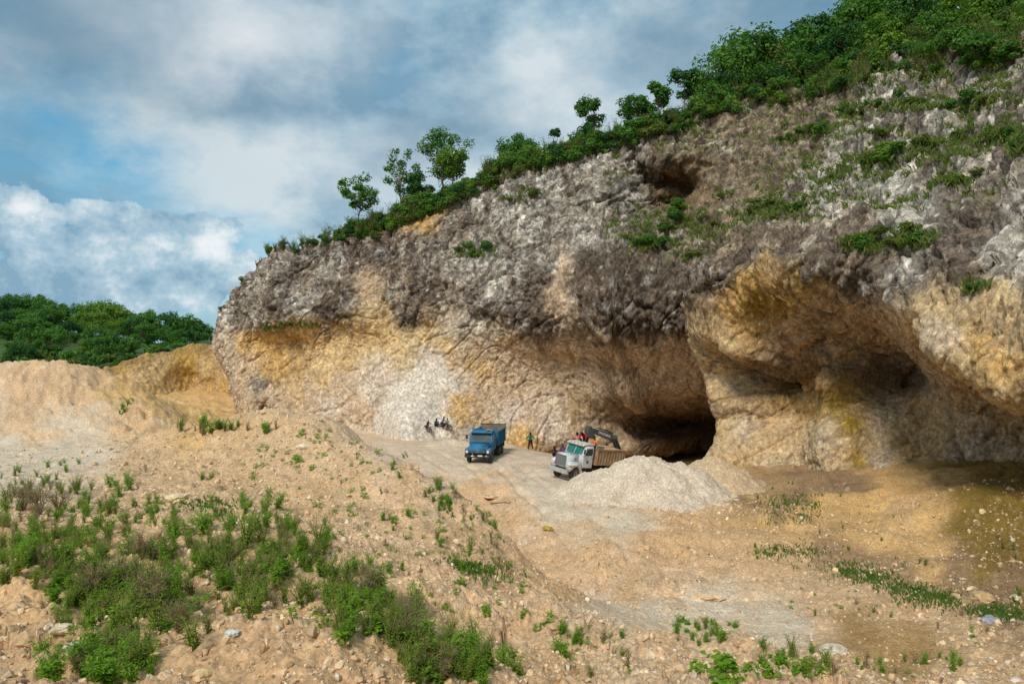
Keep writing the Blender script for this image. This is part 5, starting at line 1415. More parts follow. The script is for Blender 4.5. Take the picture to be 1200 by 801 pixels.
# ------------------------------------------------------------------ heaps of crushed stone
def pile(name, cones, col, label, jit, x0, x1, y0, y1, seed, slope=.60, cell=.07):
    gx = np.arange(x0, x1, cell); gy = np.arange(y0, y1, cell)
    X, Y = np.meshgrid(gx, gy, indexing='ij')
    h = None
    for (cx, cy, ch) in cones:
        q = ch - slope * np.sqrt((X - cx) ** 2 + (Y - cy) ** 2 + .25)
        h = q if h is None else .5 * (h + q + np.sqrt((h - q) ** 2 + .06))
    p = np.column_stack([X.ravel(), Y.ravel(), h.ravel()]).astype(np.float32)
    F1, I1, f1 = cells(p, 4.5, seed)
    p[:, 2] += fbm(p, .5, 4, off=seed) * .5 + ridged(p, .35, 2, off=seed) * .15 + fbm(p * np.array([1, 1, .5], np.float32), 2.2, 3, off=seed) * .09 + np.maximum(0, .45 - F1) * (I1 > .5) * jit
    gz = base_z(p[:, :2].astype(float))
    f = grid_faces(len(gx), len(gy))
    keepf = (p[f][:, :, 2] > gz[f] - .35).any(1)
    used = np.unique(f[keepf]); remap = np.full(len(p), -1); remap[used] = np.arange(len(used))
    cv = np.array(col)[None] * (1 + .22 * fbm(p, .7, 4, off=seed + 5) + .2 * fbm(p, 4, 3, off=seed + 3))[:, None]
    tanm = sstep(.1, .5, fbm(p, .35, 3, off=seed + 9))[:, None]
    cv = cv * (1 - .45 * tanm) + .45 * tanm * np.array((.58, .43, .28))
    st_ = ((I1 > .5) & (F1 < .35))[:, None]
    cv = np.where(st_, cv * (.75 + .6 * I1[:, None]), cv)
    o = link(name, np_mesh(name, p[used], remap[f[keepf]], [M_GROUND], np.clip(cv[used], .05, .8)))
    tag(o, label, 'heap'); return o
pile('gravel_pile', [(8.35,50,2.65),(6.1,50.8,1.9),(10.9,50.5,2.25),(5.1,50.6,1.2),(9.6,48.6,2.1),(7.2,49.4,2.35),(11.6,49.2,1.5),(9.5,51,2.5)], (.66,.53,.395), 'large grey-white heap of crushed stone in front of the white truck', .22, 0, 17, 42, 57, 4)
pile('gravel_pile', [(13.9,53,2.15),(14.9,52,1.4),(12.9,52.6,1.7)], (.60,.43,.26), 'smaller tan heap of crushed stone against the buttress beside the grey heap', .2, 9.5, 19, 47, 58, 14)
# plank on the floor
hh = hit(586, 592)[0]
bm = bmesh.new(); bmesh.ops.create_cube(bm, size=1)
for v in bm.verts: v.co = Vector((v.co.x * 1.5, v.co.y * .14 * (1 + .3 * v.co.x), v.co.z * .06))
bmesh.ops.bevel(bm, geom=bm.edges[:], offset=.008, segments=1, affect='EDGES')
me = bpy.data.meshes.new('plank'); bm.to_mesh(me); bm.free(); me.materials.append(simple_mat('old_wood', (.14,.095,.06), .9, dirt=(.3,.2,.12), scale=5))
tag(link('plank', me, None, hh + np.array([0, 0, .16]), (0, R(-3), R(4))), 'weathered dark plank lying in the hollow below the road', 'plank')
# ------------------------------------------------------------------ trucks, excavator, motorcycles
class MB:
    """collects bevelled shapes into one mesh"""
    def __init__(self): self.bm = bmesh.new()
    def _add(self, b, bevel, seg, M=None):
        if bevel > 0:
            bmesh.ops.bevel(b, geom=[e for e in b.edges if e.calc_face_angle(0) > .3], offset=bevel, segments=seg, affect='EDGES', clamp_overlap=True)
        if M is not None: b.transform(M)
        me = bpy.data.meshes.new('tmp'); b.to_mesh(me); b.free(); self.bm.from_mesh(me); bpy.data.meshes.remove(me)
        return self
    def box(self, c, s, bevel=.02, rot=(0, 0, 0), seg=2):
        b = bmesh.new(); bmesh.ops.create_cube(b, size=1)
        for v in b.verts: v.co = Vector((v.co.x * s[0], v.co.y * s[1], v.co.z * s[2]))
        return self._add(b, bevel, seg, Matrix.Translation(c) @ Euler(rot).to_matrix().to_4x4())
    def prism(self, poly, x0, x1, bevel=.03, seg=2, taper=None):
        """side outline in (y, z) pushed from x0 to x1; taper(z) scales x"""
        b = bmesh.new()
        va = [b.verts.new((x0, y, z)) for y, z in poly]; vb = [b.verts.new((x1, y, z)) for y, z in poly]
        b.faces.new(va[::-1]); b.faces.new(vb); n = len(poly)
        for i in range(n): b.faces.new((va[i], va[(i + 1) % n], vb[(i + 1) % n], vb[i]))
        bmesh.ops.recalc_face_normals(b, faces=b.faces)
        if taper:
            for v in b.verts: v.co.x *= taper(v.co.y, v.co.z)
        return self._add(b, bevel, seg)
    def cyl(self, c, r, l, axis='x', n=24, bevel=.01, r2=None):
        b = bmesh.new(); bmesh.ops.create_cone(b, cap_ends=True, segments=n, radius1=r, radius2=r if r2 is None else r2, depth=l)
        M = {'x': Matrix.Rotation(R(90), 4, 'Y'), 'y': Matrix.Rotation(R(90), 4, 'X'), 'z': Matrix.Identity(4)}[axis]
        return self._add(b, bevel, 1, Matrix.Translation(c) @ M)
    def lathe(self, c, prof, axis='x', n=28):
        """profile of (radius, along)"""
        b = bmesh.new(); rings = []
        for (r, h) in prof: rings.append([b.verts.new((h, r * math.cos(2 * math.pi * k / n), r * math.sin(2 * math.pi * k / n))) for k in range(n)])
        for i in range(len(rings) - 1):
            for k in range(n): b.faces.new((rings[i][k], rings[i][(k + 1) % n], rings[i + 1][(k + 1) % n], rings[i + 1][k]))
        bmesh.ops.recalc_face_normals(b, faces=b.faces)
        M = {'x': Matrix.Identity(4), 'y': Matrix.Rotation(R(90), 4, 'Z'), 'z': Matrix.Rotation(R(-90), 4, 'Y')}[axis]
        return self._add(b, 0, 1, Matrix.Translation(c) @ M)
    def pipe(self, path, r, k=8):
        V, Fq = tube(path, np.full(len(path), r) if np.isscalar(r) else r, k)
        vs = [self.bm.verts.new(v) for v in V]
        for f in Fq: self.bm.faces.new([vs[i] for i in f])
        n = len(path)
        self.bm.faces.new([vs[i] for i in range(k)]); self.bm.faces.new([vs[(n - 1) * k + i] for i in range(k)][::-1])
        return self
    def build(self, name, mat, parent, smooth=False):
        bmesh.ops.recalc_face_normals(self.bm, faces=self.bm.faces)
        me = bpy.data.meshes.new(name); self.bm.to_mesh(me); self.bm.free()
        me.materials.append(mat)
        for p in me.polygons: p.use_smooth = smooth
        return link(name, me, parent)

DUST = (.42, .33, .23)
M_BLUE = simple_mat('blue_paint', (.003, .15, .31), .5, dirt=(.20, .22, .22), dirt_amt=.5, scale=2.2)
M_BLUE2 = simple_mat('blue_body_paint', (.004, .15, .29), .6, dirt=(.08, .19, .24), dirt_amt=.6, scale=1.6)
M_WHITE = simple_mat('white_paint', (.66, .68, .70), .5, dirt=(.45, .40, .33), dirt_amt=.5, scale=1.8)
M_TYRE = simple_mat('dusty_tyre', (.05, .045, .04), .95, dirt=(.22, .17, .12), dirt_amt=.6, scale=4, spec=.1)
M_RIM = simple_mat('wheel_rim', (.20, .18, .16), .7, dirt=DUST, dirt_amt=.6)
M_CHAS = simple_mat('chassis_black', (.035, .032, .03), .8, dirt=(.16, .12, .09), dirt_amt=.5)
M_GLASSD = simple_mat('windscreen_glass', (.022, .05, .045), .45, dirt=(.08, .11, .09), dirt_amt=.5, scale=1.5, spec=.25)
M_GLASST = simple_mat('green_tinted_glass', (.01, .13, .105), .35, dirt=(.10, .30, .22), dirt_amt=.5, scale=1.2, spec=.3)
M_LAMP = simple_mat('lamp_glass', (.75, .74, .68), .2, dirt=(.4, .36, .3), spec=.7)
M_AMBER = simple_mat('amber_lamp', (.6, .22, .03), .3)
M_CHROME = simple_mat('dull_chrome', (.45, .45, .44), .35, metal=.7, dirt=(.2, .17, .14))
M_GRILLE = simple_mat('grille_dark', (.10, .10, .10), .6, dirt=(.2, .18, .15))
M_BED = simple_mat('rusty_tan_bed', (.42, .29, .16), .85, dirt=(.17, .075, .03), dirt_amt=.8, scale=1.6)
M_BEDIN = simple_mat('bed_inside', (.17, .12, .09), .9, dirt=(.30, .23, .16), dirt_amt=.7)
M_PLATE = simple_mat('number_plate', (.7, .7, .66), .5)
M_LOAD = rock_material('stone_load', (9, 14, 40), .04)

def wheel(root, x, y, r, w, dual=False, rimmat=None):
    ww = w * (1.9 if dual else 1)
    m = MB(); h = ww / 2
    m.lathe((x, y, r), [(r * .58, -h), (r * .9, -h), (r * .985, -h * .8), (r, -h * .45), (r, h * .45), (r * .985, h * .8), (r * .9, h), (r * .58, h), (r * .58, -h)])
    for k in range(22):
        a = 2 * math.pi * k / 22
        m.box((x, y + math.sin(a) * r, r + math.cos(a) * r), (ww * .9, .06, .03), .004, (-a, 0, 0), 1)
    t = m.build('wheel', M_TYRE, root)
    s = 1 if x > 0 else -1
    q = MB().lathe((x, y, r), [(r * .58, -s * h * .9), (r * .58, s * h * .92), (r * .5, s * h * .8), (r * .42, s * h * .35), (r * .2, s * h * .3), (r * .18, s * h * .75), (.01, s * h * .8)])
    for k in range(8):
        a = 2 * math.pi * k / 8; q.cyl((x + s * h * .38, y + math.sin(a) * r * .3, r + math.cos(a) * r * .3), .025, .05, 'x', 6, 0)
    q.build('rim', rimmat or M_RIM, t, True)
    return t

def root_at(name, loc, rotm, label, cat, group=None, sc=(1, 1, 1)):
    e = bpy.data.objects.new(name, None); COL.objects.link(e); e.empty_display_size = .5
    e.matrix_world = Matrix.Translation(loc) @ rotm @ Matrix.Diagonal((*sc, 1))
    e.rotation_mode = 'XYZ'
    return tag(e, label, cat, group)

def heading(hx, hy): return Matrix.Rotation(math.atan2(-hx, hy), 4, 'Z')

# ---- blue dump truck: local +y is its nose, front axle at y = 0
bp = P3(559.5, 541.5, 62.5); BZ = ground_z(bp[0], bp[1] + 2)
hb = Vector((-.165, -1, 0)).normalized()
blue = root_at('dump_truck', (bp[0] + .15, bp[1] + 1.0, BZ + .02), heading(hb.x, hb.y), 'bright blue short-bonnet dump truck parked facing out on the pale quarry floor', 'truck', None, (.9, .95, .9))
m = MB().box((-.42, -2.6, .82), (.12, 6.9, .24), .01).box((.42, -2.6, .82), (.12, 6.9, .24), .01)
for y in (.6, -1.2, -3.3, -5.6): m.box((0, y, .82), (.8, .12, .2), .01)
for y in (0, -3.9, -5.2): m.cyl((0, y, .52), .09, 2.0, 'x', 12)
m.build('chassis', M_CHAS, blue)
# cab with raked windscreen
cabp = [(-.55, 1.0), (-.55, 1.72), (-.95, 2.52), (-1.05, 2.60), (-1.95, 2.60), (-2.02, 2.52), (-2.02, 1.0)]
tp_ = lambda y, z: 1 - max(0, z - 1.7) * .075
cab = MB().prism(cabp, -1.12, 1.12, .06, 3, tp_).build('cab', M_BLUE, blue, True)
m = MB().prism([(-.70, 2.53), (-.62, 2.60), (-1.0, 2.70), (-1.9, 2.70), (-1.95, 2.6)], -1.0, 1.0, .03)     # roof cap and visor
m.build('roof_visor', M_BLUE, cab)
ang_w = math.atan2(.4, .8)
def on_screen(u, lift=.0): return (-.555 - u * .395 + lift, 1.74 + u * .77)
m = MB().prism([on_screen(.10, .015), on_screen(.90, .015), on_screen(.90, -.03), on_screen(.10, -.03)], -.93, .93, .012)
m.build('windscreen', M_GLASSD, cab)
fm = MB()
for u in (.07, .93): fm.box((0, on_screen(u, .02)[0], on_screen(u)[1]), (1.98, .045, .05), .01, (ang_w, 0, 0))
for x in (-.96, .96): fm.box((x, on_screen(.5, .02)[0], on_screen(.5)[1]), (.05, .045, .8), .01, (ang_w, 0, 0))
fm.build('windscreen_frame', M_BLUE, cab)
for s in (-1, 1):
    d = MB().prism([(-.78, 1.08), (-.72, 1.70), (-1.02, 2.40), (-1.88, 2.42), (-1.88, 1.08)], s * 1.115, s * 1.145, .008).build('door', M_BLUE, cab)
    MB().prism([(-.88, 1.78), (-1.10, 2.34), (-1.78, 2.36), (-1.78, 1.78)], s * 1.10, s * 1.155, .008).build('window', M_GLASSD, d)
    MB().box((s * 1.165, -1.78, 1.6), (.03, .14, .035), .008).build('handle', M_CHROME, d)
# bonnet, rounded, and front wings
MB().prism([(1.0, .95), (1.02, 1.30), (.96, 1.52), (.70, 1.64), (-.56, 1.76), (-.56, .95)], -.86, .86, .12, 4, lambda y, z: 1 - .06 * max(0, y)).build('bonnet', M_BLUE, blue, True)
for s in (-1, 1):
    pw = [(.98, .78), (1.0, 1.22), (.80, 1.34), (-.60, 1.36), (-.72, 1.0), (-.60, .80)] + [(-.0 + .62 * math.cos(a), .52 + .62 * math.sin(a)) for a in np.radians([155, 130, 105, 80, 55, 30])]
    MB().prism(pw, s * .80, s * 1.17, .05, 3).build('wing', M_BLUE, blue, True)
    hl = MB().cyl((s * .97, 1.01, 1.08), .135, .08, 'y', 20, .02).build('headlight', M_LAMP, blue, True)
    MB().lathe((s * .97, 1.03, 1.08), [(.13, -.03), (.165, -.03), (.165, .02), (.13, .03)], 'y').build('bezel', M_BLUE2, hl, True)
    MB().box((s * 1.1, .99, 1.28), (.12, .06, .07), .01).build('indicator', M_AMBER, blue)
g_ = MB().box((0, 1.0, 1.10), (1.5, .05, .26), .01).build('grille', M_GRILLE, blue)
m = MB()
for z in (1.0, 1.06, 1.12, 1.18): m.box((0, 1.035, z), (1.46, .03, .02), .004)
m.build('bar', M_BLUE2, g_)
m = MB().lathe((0, 1.06, 1.12), [(.105, -.01), (.13, -.01), (.13, .015), (.105, .015), (.105, -.01)], 'y')
for k in range(3):
    a = R(90 + 120 * k); m.box((math.cos(a) * .055, 1.065, 1.12 + math.sin(a) * .055), (.11, .015, .02), .003, (0, -a, 0))
m.build('emblem', M_CHROME, g_)
bmpr = MB().box((0, 1.12, .70), (2.34, .16, .24), .04).build('bumper', M_CHAS, blue)
MB().box((-.28, 1.21, .76), (.42, .015, .12), .004).build('number_plate', M_PLATE, bmpr)
MB().box((.42, 1.21, .74), (.26, .02, .11), .01).box((-.85, 1.21, .74), (.16, .02, .08), .01).build('fog_lamp', M_LAMP, bmpr)
for s in (-1, 1):
    MB().pipe([(s * 1.08, -.7, 1.75), (s * 1.32, -.55, 1.85), (s * 1.34, -.5, 2.4)], .018).box((s * 1.34, -.49, 2.25), (.22, .04, .38), .015).build('mirror', M_CHAS, blue)
    MB().box((s * 1.05, -1.2, .62), (.22, .5, .05), .01).box((s * 1.05, -1.2, .92), (.18, .5, .04), .01).build('step', M_CHAS, blue)
MB().cyl((.85, -2.55, .78), .27, .8, 'y', 20, .03).build('fuel_tank', M_CHAS, blue, True)
MB().box((-.55, -1.2, 2.82), (.5, .35, .2), .07, (0, .1, .3)).box((-.9, -1.1, 2.80), (.3, .3, .15), .05).build('roof_bundle', simple_mat('faded_tarpaulin', (.32, .24, .14), .9), blue)
for s in (-1, 1):
    wheel(blue, s * .98, 0, .54, .28)
    wheel(blue, s * .90, -3.9, .54, .27, True); wheel(blue, s * .90, -5.2, .54, .27, True)
    MB().prism([(-3.2, 1.02), (-3.2, 1.12), (-5.9, 1.12), (-5.95, .7), (-5.99, .7), (-5.99, 1.16), (-3.15, 1.16), (-3.15, 1.02)], s * .62, s * 1.2, .006).build('mudguard', M_CHAS, blue)
# dump body: sides with ribs, headboard, floor, tailgate
bx, y0, y1, zb, zt = 1.22, -2.25, -6.25, 1.22, 2.50
body = MB().box((0, (y0 + y1) / 2, zb + .05), (bx * 2 - .06, y0 - y1 - .02, .1), .01)
for s in (-1, 1): body.box((s * (bx - .03), (y0 + y1) / 2, (zb + zt) / 2), (.06, y0 - y1, zt - zb), .008)
body.box((0, y0 - .035, (zb + zt) / 2 + .12), (bx * 2 - .13, .06, zt - zb + .24), .008)
bd = body.build('dump_body', M_BLUE2, blue)
rb = MB()
for s in (-1, 1):
    for k in range(7): rb.box((s * (bx + .03), y0 - .12 - k * .62, (zb + zt) / 2), (.06, .10, zt - zb - .02), .01)
    rb.box((s * (bx + .045), (y0 + y1) / 2, zt + .0), (.09, y0 - y1 + .02, .10), .012).box((s * (bx + .04), (y0 + y1) / 2, zb + .06), (.08, y0 - y1 + .02, .12), .012)
rb.build('side_rib', M_BLUE2, bd)
MB().box((0, y1 + .03, (zb + zt) / 2 + .13), (bx * 2 + .1, .07, zt - zb + .26), .01).build('tailgate', M_BEDIN, bd)
MB().box((0, y0 - .04, zt + .30), (bx * 2, .1, .06), .01).box((-bx + .05, y0 - .04, zt + .2), (.08, .1, .4), .01).box((bx - .05, y0 - .04, zt + .2), (.08, .1, .4), .01).build('headboard_rail', M_BLUE2, bd)
MB().box((0, y1 + .0, zt + .30), (bx * 2 + .16, .10, .09), .01).box((-bx, y1, zt + .2), (.1, .1, .4), .01).box((bx, y1, zt + .2), (.1, .1, .4), .01).build('tail_rail', M_CHAS, bd)

# ---- white dump truck, nose to the left and towards us, standing tilted on uneven ground
hw = Vector((-.69, -.72, 0)).normalized(); side = Vector((-hw.y, hw.x, 0))         # side: to the truck's left
wloc = Vector((3.88, 56.2, 0))
def gz(v): return ground_z(v.x, v.y)
rt = hw.cross(Vector((0, 0, 1))).normalized()                                      # truck's right
fz = np.mean([gz(wloc + rt * .95), gz(wloc - rt * .95)])
nose_up, roll = R(6.5), R(7.0)
Mw = heading(hw.x, hw.y) @ Matrix.Rotation(nose_up, 4, 'X') @ Matrix.Rotation(-roll, 4, 'Y')
white = root_at('dump_truck', (wloc.x, wloc.y, fz + .0), Mw, 'white long-nosed dump truck with rusty tan bed behind the grey stone heap', 'truck', None, (.77, .84, .92))
m = MB().box((-.42, -2.6, .86), (.12, 7.3, .26), .01).box((.42, -2.6, .86), (.12, 7.3, .26), .01)
for y in (.7, -1.4, -3.3, -5.8): m.box((0, y, .86), (.8, .12, .2), .01)
for y in (0, -4.1, -5.4): m.cyl((0, y, .54), .09, 2.0, 'x', 12)
m.build('chassis', M_CHAS, white)
hood = MB().prism([(.98, .98), (1.0, 1.92), (.86, 2.0), (-.62, 2.12), (-.62, .98)], -.74, .74, .07, 3, lambda y, z: 1 - .10 * max(0, y)).build('bonnet', M_WHITE, white, True)
g_ = MB().box((0, 1.0, 1.52), (1.16, .06, .74), .03).build('grille', M_GRILLE, white)
m = MB()
for k in range(9): m.box((-.5 + k * .125, 1.035, 1.52), (.035, .03, .68), .006)
for k in range(5): m.box((0, 1.03, 1.24 + k * .14), (1.1, .02, .025), .005)
m.build('bar', M_CHROME, g_)
MB().box((0, 1.02, 1.93), (1.26, .07, .05), .012).box((-.61, 1.02, 1.52), (.05, .07, .80), .012).box((.61, 1.02, 1.52), (.05, .07, .80), .012).build('surround', M_CHROME, g_)
for s in (-1, 1):
    pw = [(.98, .80), (1.0, 1.40), (.78, 1.52), (-.45, 1.50), (-.75, 1.15), (-.70, .80)] + [(.64 * math.cos(a), .54 + .64 * math.sin(a)) for a in np.radians([155, 130, 105, 80, 55, 30])]
    MB().prism(pw, s * .66, s * 1.2, .06, 3).build('wing', M_WHITE, white, True)
    hl = MB().box((s * .92, 1.0, 1.20), (.42, .05, .22), .02).build('headlight', M_CHROME, white)
    MB().box((s * .84, 1.03, 1.20), (.17, .03, .15), .015).box((s * 1.02, 1.03, 1.20), (.15, .03, .15), .015).build('lens', M_LAMP, hl)
    MB().box((s * 1.17, .85, 1.22), (.08, .22, .16), .015).build('indicator', M_AMBER, white)
MB().box((0, 1.14, .72), (2.46, .18, .36), .04).build('bumper', simple_mat('worn_bumper', (.42, .41, .38), .6, dirt=(.2, .15, .1), dirt_amt=.7), white)
cabp = [(-.60, 1.05), (-.60, 2.04), (-.92, 2.74), (-1.0, 2.82), (-2.10, 2.86), (-2.16, 2.78), (-2.16, 1.05)]
tq_ = lambda y, z: 1 - max(0, z - 2.0) * .07
cab = MB().prism(cabp, -1.14, 1.14, .06, 3, tq_).build('cab', M_WHITE, white, True)
def on_sc(u, lift=0): return (-.605 - u * .32 + lift, 2.05 + u * .69)
aw = math.atan2(.32, .69)
MB().prism([on_sc(.08, .015), on_sc(.92, .015), on_sc(.92, -.03), on_sc(.08, -.03)], -.98, .98, .012).build('windscreen', M_GLASST, cab)
MB().box((0, on_sc(.5, .025)[0], on_sc(.5)[1]), (.05, .03, .66), .008, (aw, 0, 0)).box((0, on_sc(.97, .02)[0], on_sc(.97)[1]), (2.05, .04, .05), .01, (aw, 0, 0)).build('windscreen_frame', M_WHITE, cab)
MB().prism([(-.55, 2.80), (-.62, 2.86), (-1.0, 2.95), (-2.12, 2.97), (-2.16, 2.86)], -1.08, 1.08, .03).build('roof', simple_mat('dusty_cream_roof', (.62, .57, .49), .8, dirt=(.3, .22, .14), dirt_amt=.6), cab)
for s in (-1, 1):
    d = MB().prism([(-.74, 1.12), (-.72, 2.02), (-.96, 2.66), (-2.02, 2.70), (-2.02, 1.12)], s * 1.135, s * 1.165, .008).build('door', M_WHITE, cab)
    MB().prism([(-.90, 2.06), (-1.08, 2.58), (-1.90, 2.62), (-1.90, 2.06)], s * 1.11, s * 1.178, .008).build('window', M_GLASSD, d)
    MB().box((s * 1.185, -1.9, 1.86), (.03, .16, .04), .008).build('handle', M_CHAS, d)
    MB().box((s * 1.18, -1.35, 1.55), (.012, .26, .2), .004).build('emblem', simple_mat('door_emblem', (.05, .07, .16), .6), d)
    MB().pipe([(s * 1.1, -.7, 2.0), (s * 1.38, -.55, 2.05), (s * 1.40, -.5, 2.6)], .018).box((s * 1.40, -.49, 2.4), (.2, .05, .4), .015).build('mirror', M_CHAS, white)
    MB().box((s * .48, .25, 2.07 - .25 * .08), (.10, .18, .05), .015).box((s * .76, -.1, 1.72), (.02, .16, .10), .008).build('vent', M_CHAS, hood)
    MB().box((s * 1.02, -1.4, .62), (.26, .6, .05), .01).build('step', M_CHAS, white)
    wheel(white, s * 1.0, 0, .54, .28)
    wheel(white, s * .92, -4.1, .54, .27, True); wheel(white, s * .92, -5.4, .54, .27, True)
m = MB()
for x in (-.7, -.25, .2, .6): m.box((x, -.72, 2.91), (.12, .07, .05), .01)
m.build('marker_lamp', M_CHAS, cab)
bx, y0, y1, zb, zt = 1.24, -2.42, -6.5, 1.30, 2.55
body = MB().box((0, (y0 + y1) / 2, zb + .05), (bx * 2 - .06, y0 - y1 - .02, .1), .01)
for s in (-1, 1): body.box((s * (bx - .03), (y0 + y1) / 2, (zb + zt) / 2), (.06, y0 - y1, zt - zb), .008)
body.box((0, y0 - .035, (zb + zt) / 2 + .18), (bx * 2 - .13, .06, zt - zb + .36), .008)
bd = body.build('dump_body', M_BED, white)
rb = MB()
for s in (-1, 1):
    for k in range(10): rb.box((s * (bx + .03), y0 - .14 - k * .42, (zb + zt) / 2), (.07, .11, zt - zb - .02), .012)
    rb.box((s * (bx + .045), (y0 + y1) / 2, zt), (.11, y0 - y1 + .02, .11), .012).box((s * (bx + .04), (y0 + y1) / 2, zb + .06), (.09, y0 - y1 + .02, .12), .012)
rb.build('side_rib', M_BED, bd)
MB().box((0, y1 + .03, (zb + zt) / 2), (bx * 2 + .1, .07, zt - zb), .01).build('tailgate', M_BED, bd)
MB().box((0, y0 + .03, zt + .2), (2.4, .1, .32), .01).build('cab_guard', M_BED, bd)
# the load of stone inside the bed
gx = np.linspace(-bx + .07, bx - .07, 40); gy = np.linspace(y1 + .08, y0 - .08, 70); X, Y = np.meshgrid(gx, gy, indexing='ij')
lp_ = np.stack([X, Y, zb + .75 + .35 * np.cos(X / bx * 1.4) * np.cos((Y - (y0 + y1) / 2) / 2.4) + fbm(np.column_stack([X.ravel(), Y.ravel(), 0 * X.ravel()]), 2.0, 4).reshape(X.shape) * .12], -1).reshape(-1, 3)
load = tag(link('stone_load', np_mesh('stone_load', lp_, grid_faces(40, 70), [M_LOAD], np.array((.52, .42, .31)) * (1 + .3 * fbm(lp_, 3, 3)[:, None]))), 'load of broken stone lying in the rusty tan truck bed', 'load')
load.matrix_world = white.matrix_world.copy()
bpy.context.view_layer.update()
def on_white(x, y, z): return white.matrix_world @ Vector((x, y, z))
BEDTOP = zb + 1.08
o = MB().box((0, 0, 0), (2.6, .35, .05), .008).build('plank', simple_mat('pale_board', (.55, .42, .32), .8), None)
o.matrix_world = Matrix.Translation(on_white(.55, -3.55, zt + .16)) @ Mw @ Matrix.Rotation(R(58), 4, 'Z')
tag(o, 'pale board lying across the rim of the rusty tan truck bed', 'plank')

# ---- excavator standing in the dig behind the white truck
ez = ground_z(9.8, 70.2)
exc = root_at('excavator', (9.9, 70.2, ez), Matrix.Rotation(R(17), 4, 'Z') @ Matrix.Rotation(R(180), 4, 'Z'), 'dark grey excavator reaching its lettered arm over the white truck bed', 'excavator')
M_EXO = simple_mat('excavator_paint', (.50, .20, .04), .6, dirt=(.25, .16, .09)); M_EXD = simple_mat('excavator_dark_paint', (.045, .047, .052), .55, dirt=(.11, .09, .07), dirt_amt=.5)
for s in (-1, 1):
    t = MB().prism([(1.45, .38), (1.3, .72), (1.1, .8), (-1.1, .8), (-1.3, .72), (-1.45, .38), (-1.3, .08), (-1.1, 0), (1.1, 0), (1.3, .08)], s * .85, s * 1.3, .03).build('track', M_CHAS, exc)
    m = MB()
    for k in range(16): m.box((s * 1.075, -1.2 + k * .16, .81), (.46, .06, .04), .005)
    m.build('track_shoe', M_CHAS, t)
MB().box((0, 0, .55), (1.7, 1.6, .4), .04).cyl((0, 0, .85), .6, .3, 'z', 28).build('undercarriage', M_EXD, exc)
hs = MB().prism([(1.0, .98), (1.0, 1.5), (-.4, 1.9), (-1.5, 1.9), (-1.75, 1.6), (-1.7, .98)], -1.2, 1.2, .08, 3).build('house', M_EXO, exc, True)
ecab = MB().prism([(1.25, 1.0), (1.2, 1.9), (.9, 2.6), (-.25, 2.6), (-.3, 1.0)], .32, 1.2, .06, 3).build('cab', M_EXO, exc, True)
MB().prism([(1.27, 1.3), (1.22, 1.9), (.95, 2.5), (.90, 2.5), (1.15, 1.85), (1.2, 1.3)], .42, 1.1, .01).prism([(1.05, 1.6), (.82, 2.45), (-.15, 2.45), (-.15, 1.6)], 1.17, 1.215, .01).build('window', M_GLASSD, ecab)
inv = exc.matrix_world.inverted()
def L_(px, py, d): return inv @ Vector(P3(px, py, d))
foot = Vector((-.25, .9, 1.35))
elbow = L_(719.0, 512.5, 66.2); tip = L_(690.5, 502.0, 65.0)
def beam(a, b, w, h0, h1, up=Vector((0, 0, 1)), ext=.15):
    """a tapered box beam from a to b"""
    d = (b - a).normalized(); s = d.cross(up).normalized(); u = s.cross(d)
    m = MB(); b_ = bmesh.new(); vs = []
    for (q, h) in ((a - d * ext, h0 * .7), (a + d * .25 * (b - a).length, h0), (a + d * .7 * (b - a).length, (h0 + h1) / 2), (b + d * ext, h1 * .7)):
        vs.append([b_.verts.new(q + s * sx_ * w / 2 + u * sz_ * h / 2) for sx_, sz_ in ((-1, -1), (1, -1), (1, 1), (-1, 1))])
    for i in range(3):
        for k2 in range(4): b_.faces.new((vs[i][k2], vs[i][(k2 + 1) % 4], vs[i + 1][(k2 + 1) % 4], vs[i + 1][k2]))
    b_.faces.new(vs[0][::-1]); b_.faces.new(vs[3]); bmesh.ops.recalc_face_normals(b_, faces=b_.faces)
    m._add(b_, .02, 2); return m, d, s, u
bmj, d, s, u = beam(foot, elbow, .36, .5, .46)
bmj.cyl(elbow, .26, .5, 'x', 20)
boom = bmj.build('boom', M_EXD, exc)
MB().pipe([foot + Vector((.2, .5, -.1)), foot + (elbow - foot) * .55 + u * .1 + s * .24], .07).pipe([foot + Vector((-.2, .5, -.1)), foot + (elbow - foot) * .55 + u * .1 - s * .24], .07).build('hydraulic_ram', M_CHROME, boom)
am, d, s, u = beam(elbow, tip, .32, .56, .36)
arm = am.build('arm', M_EXD, exc)
MB().pipe([elbow + u * .36 + d * .2, elbow + u * .40 + d * 1.1], .075).pipe([elbow + u * .40 + d * 1.0, elbow + u * .33 + d * 2.0], .045).build('hydraulic_ram', M_CHAS, arm)
# white lettering along the arm, read from the camera side
cu = bpy.data.curves.new('arm_text', 'FONT'); cu.body = 'DOOSAN'; cu.size = .30; cu.extrude = .004; cu.align_x = 'CENTER'; cu.align_y = 'CENTER'
to = bpy.data.objects.new('arm_text', cu); COL.objects.link(to); bpy.context.view_layer.update()
tme = bpy.data.meshes.new_from_object(to.evaluated_get(bpy.context.evaluated_depsgraph_get())); bpy.data.objects.remove(to)
tme.materials.clear(); tme.materials.append(simple_mat('white_lettering', (.72, .72, .72), .6))
camdir = inv.to_3x3() @ Vector((0, -1, 0))
sn = s if s.dot(camdir) > 0 else -s
xax = -d; yax = sn.cross(xax).normalized()
lt_ = link('lettering', tme, arm)
mid = elbow + (tip - elbow) * .42 + sn * .172
lt_.matrix_local = Matrix(((xax.x, yax.x, sn.x, mid.x), (xax.y, yax.y, sn.y, mid.y), (xax.z, yax.z, sn.z, mid.z), (0, 0, 0, 1)))
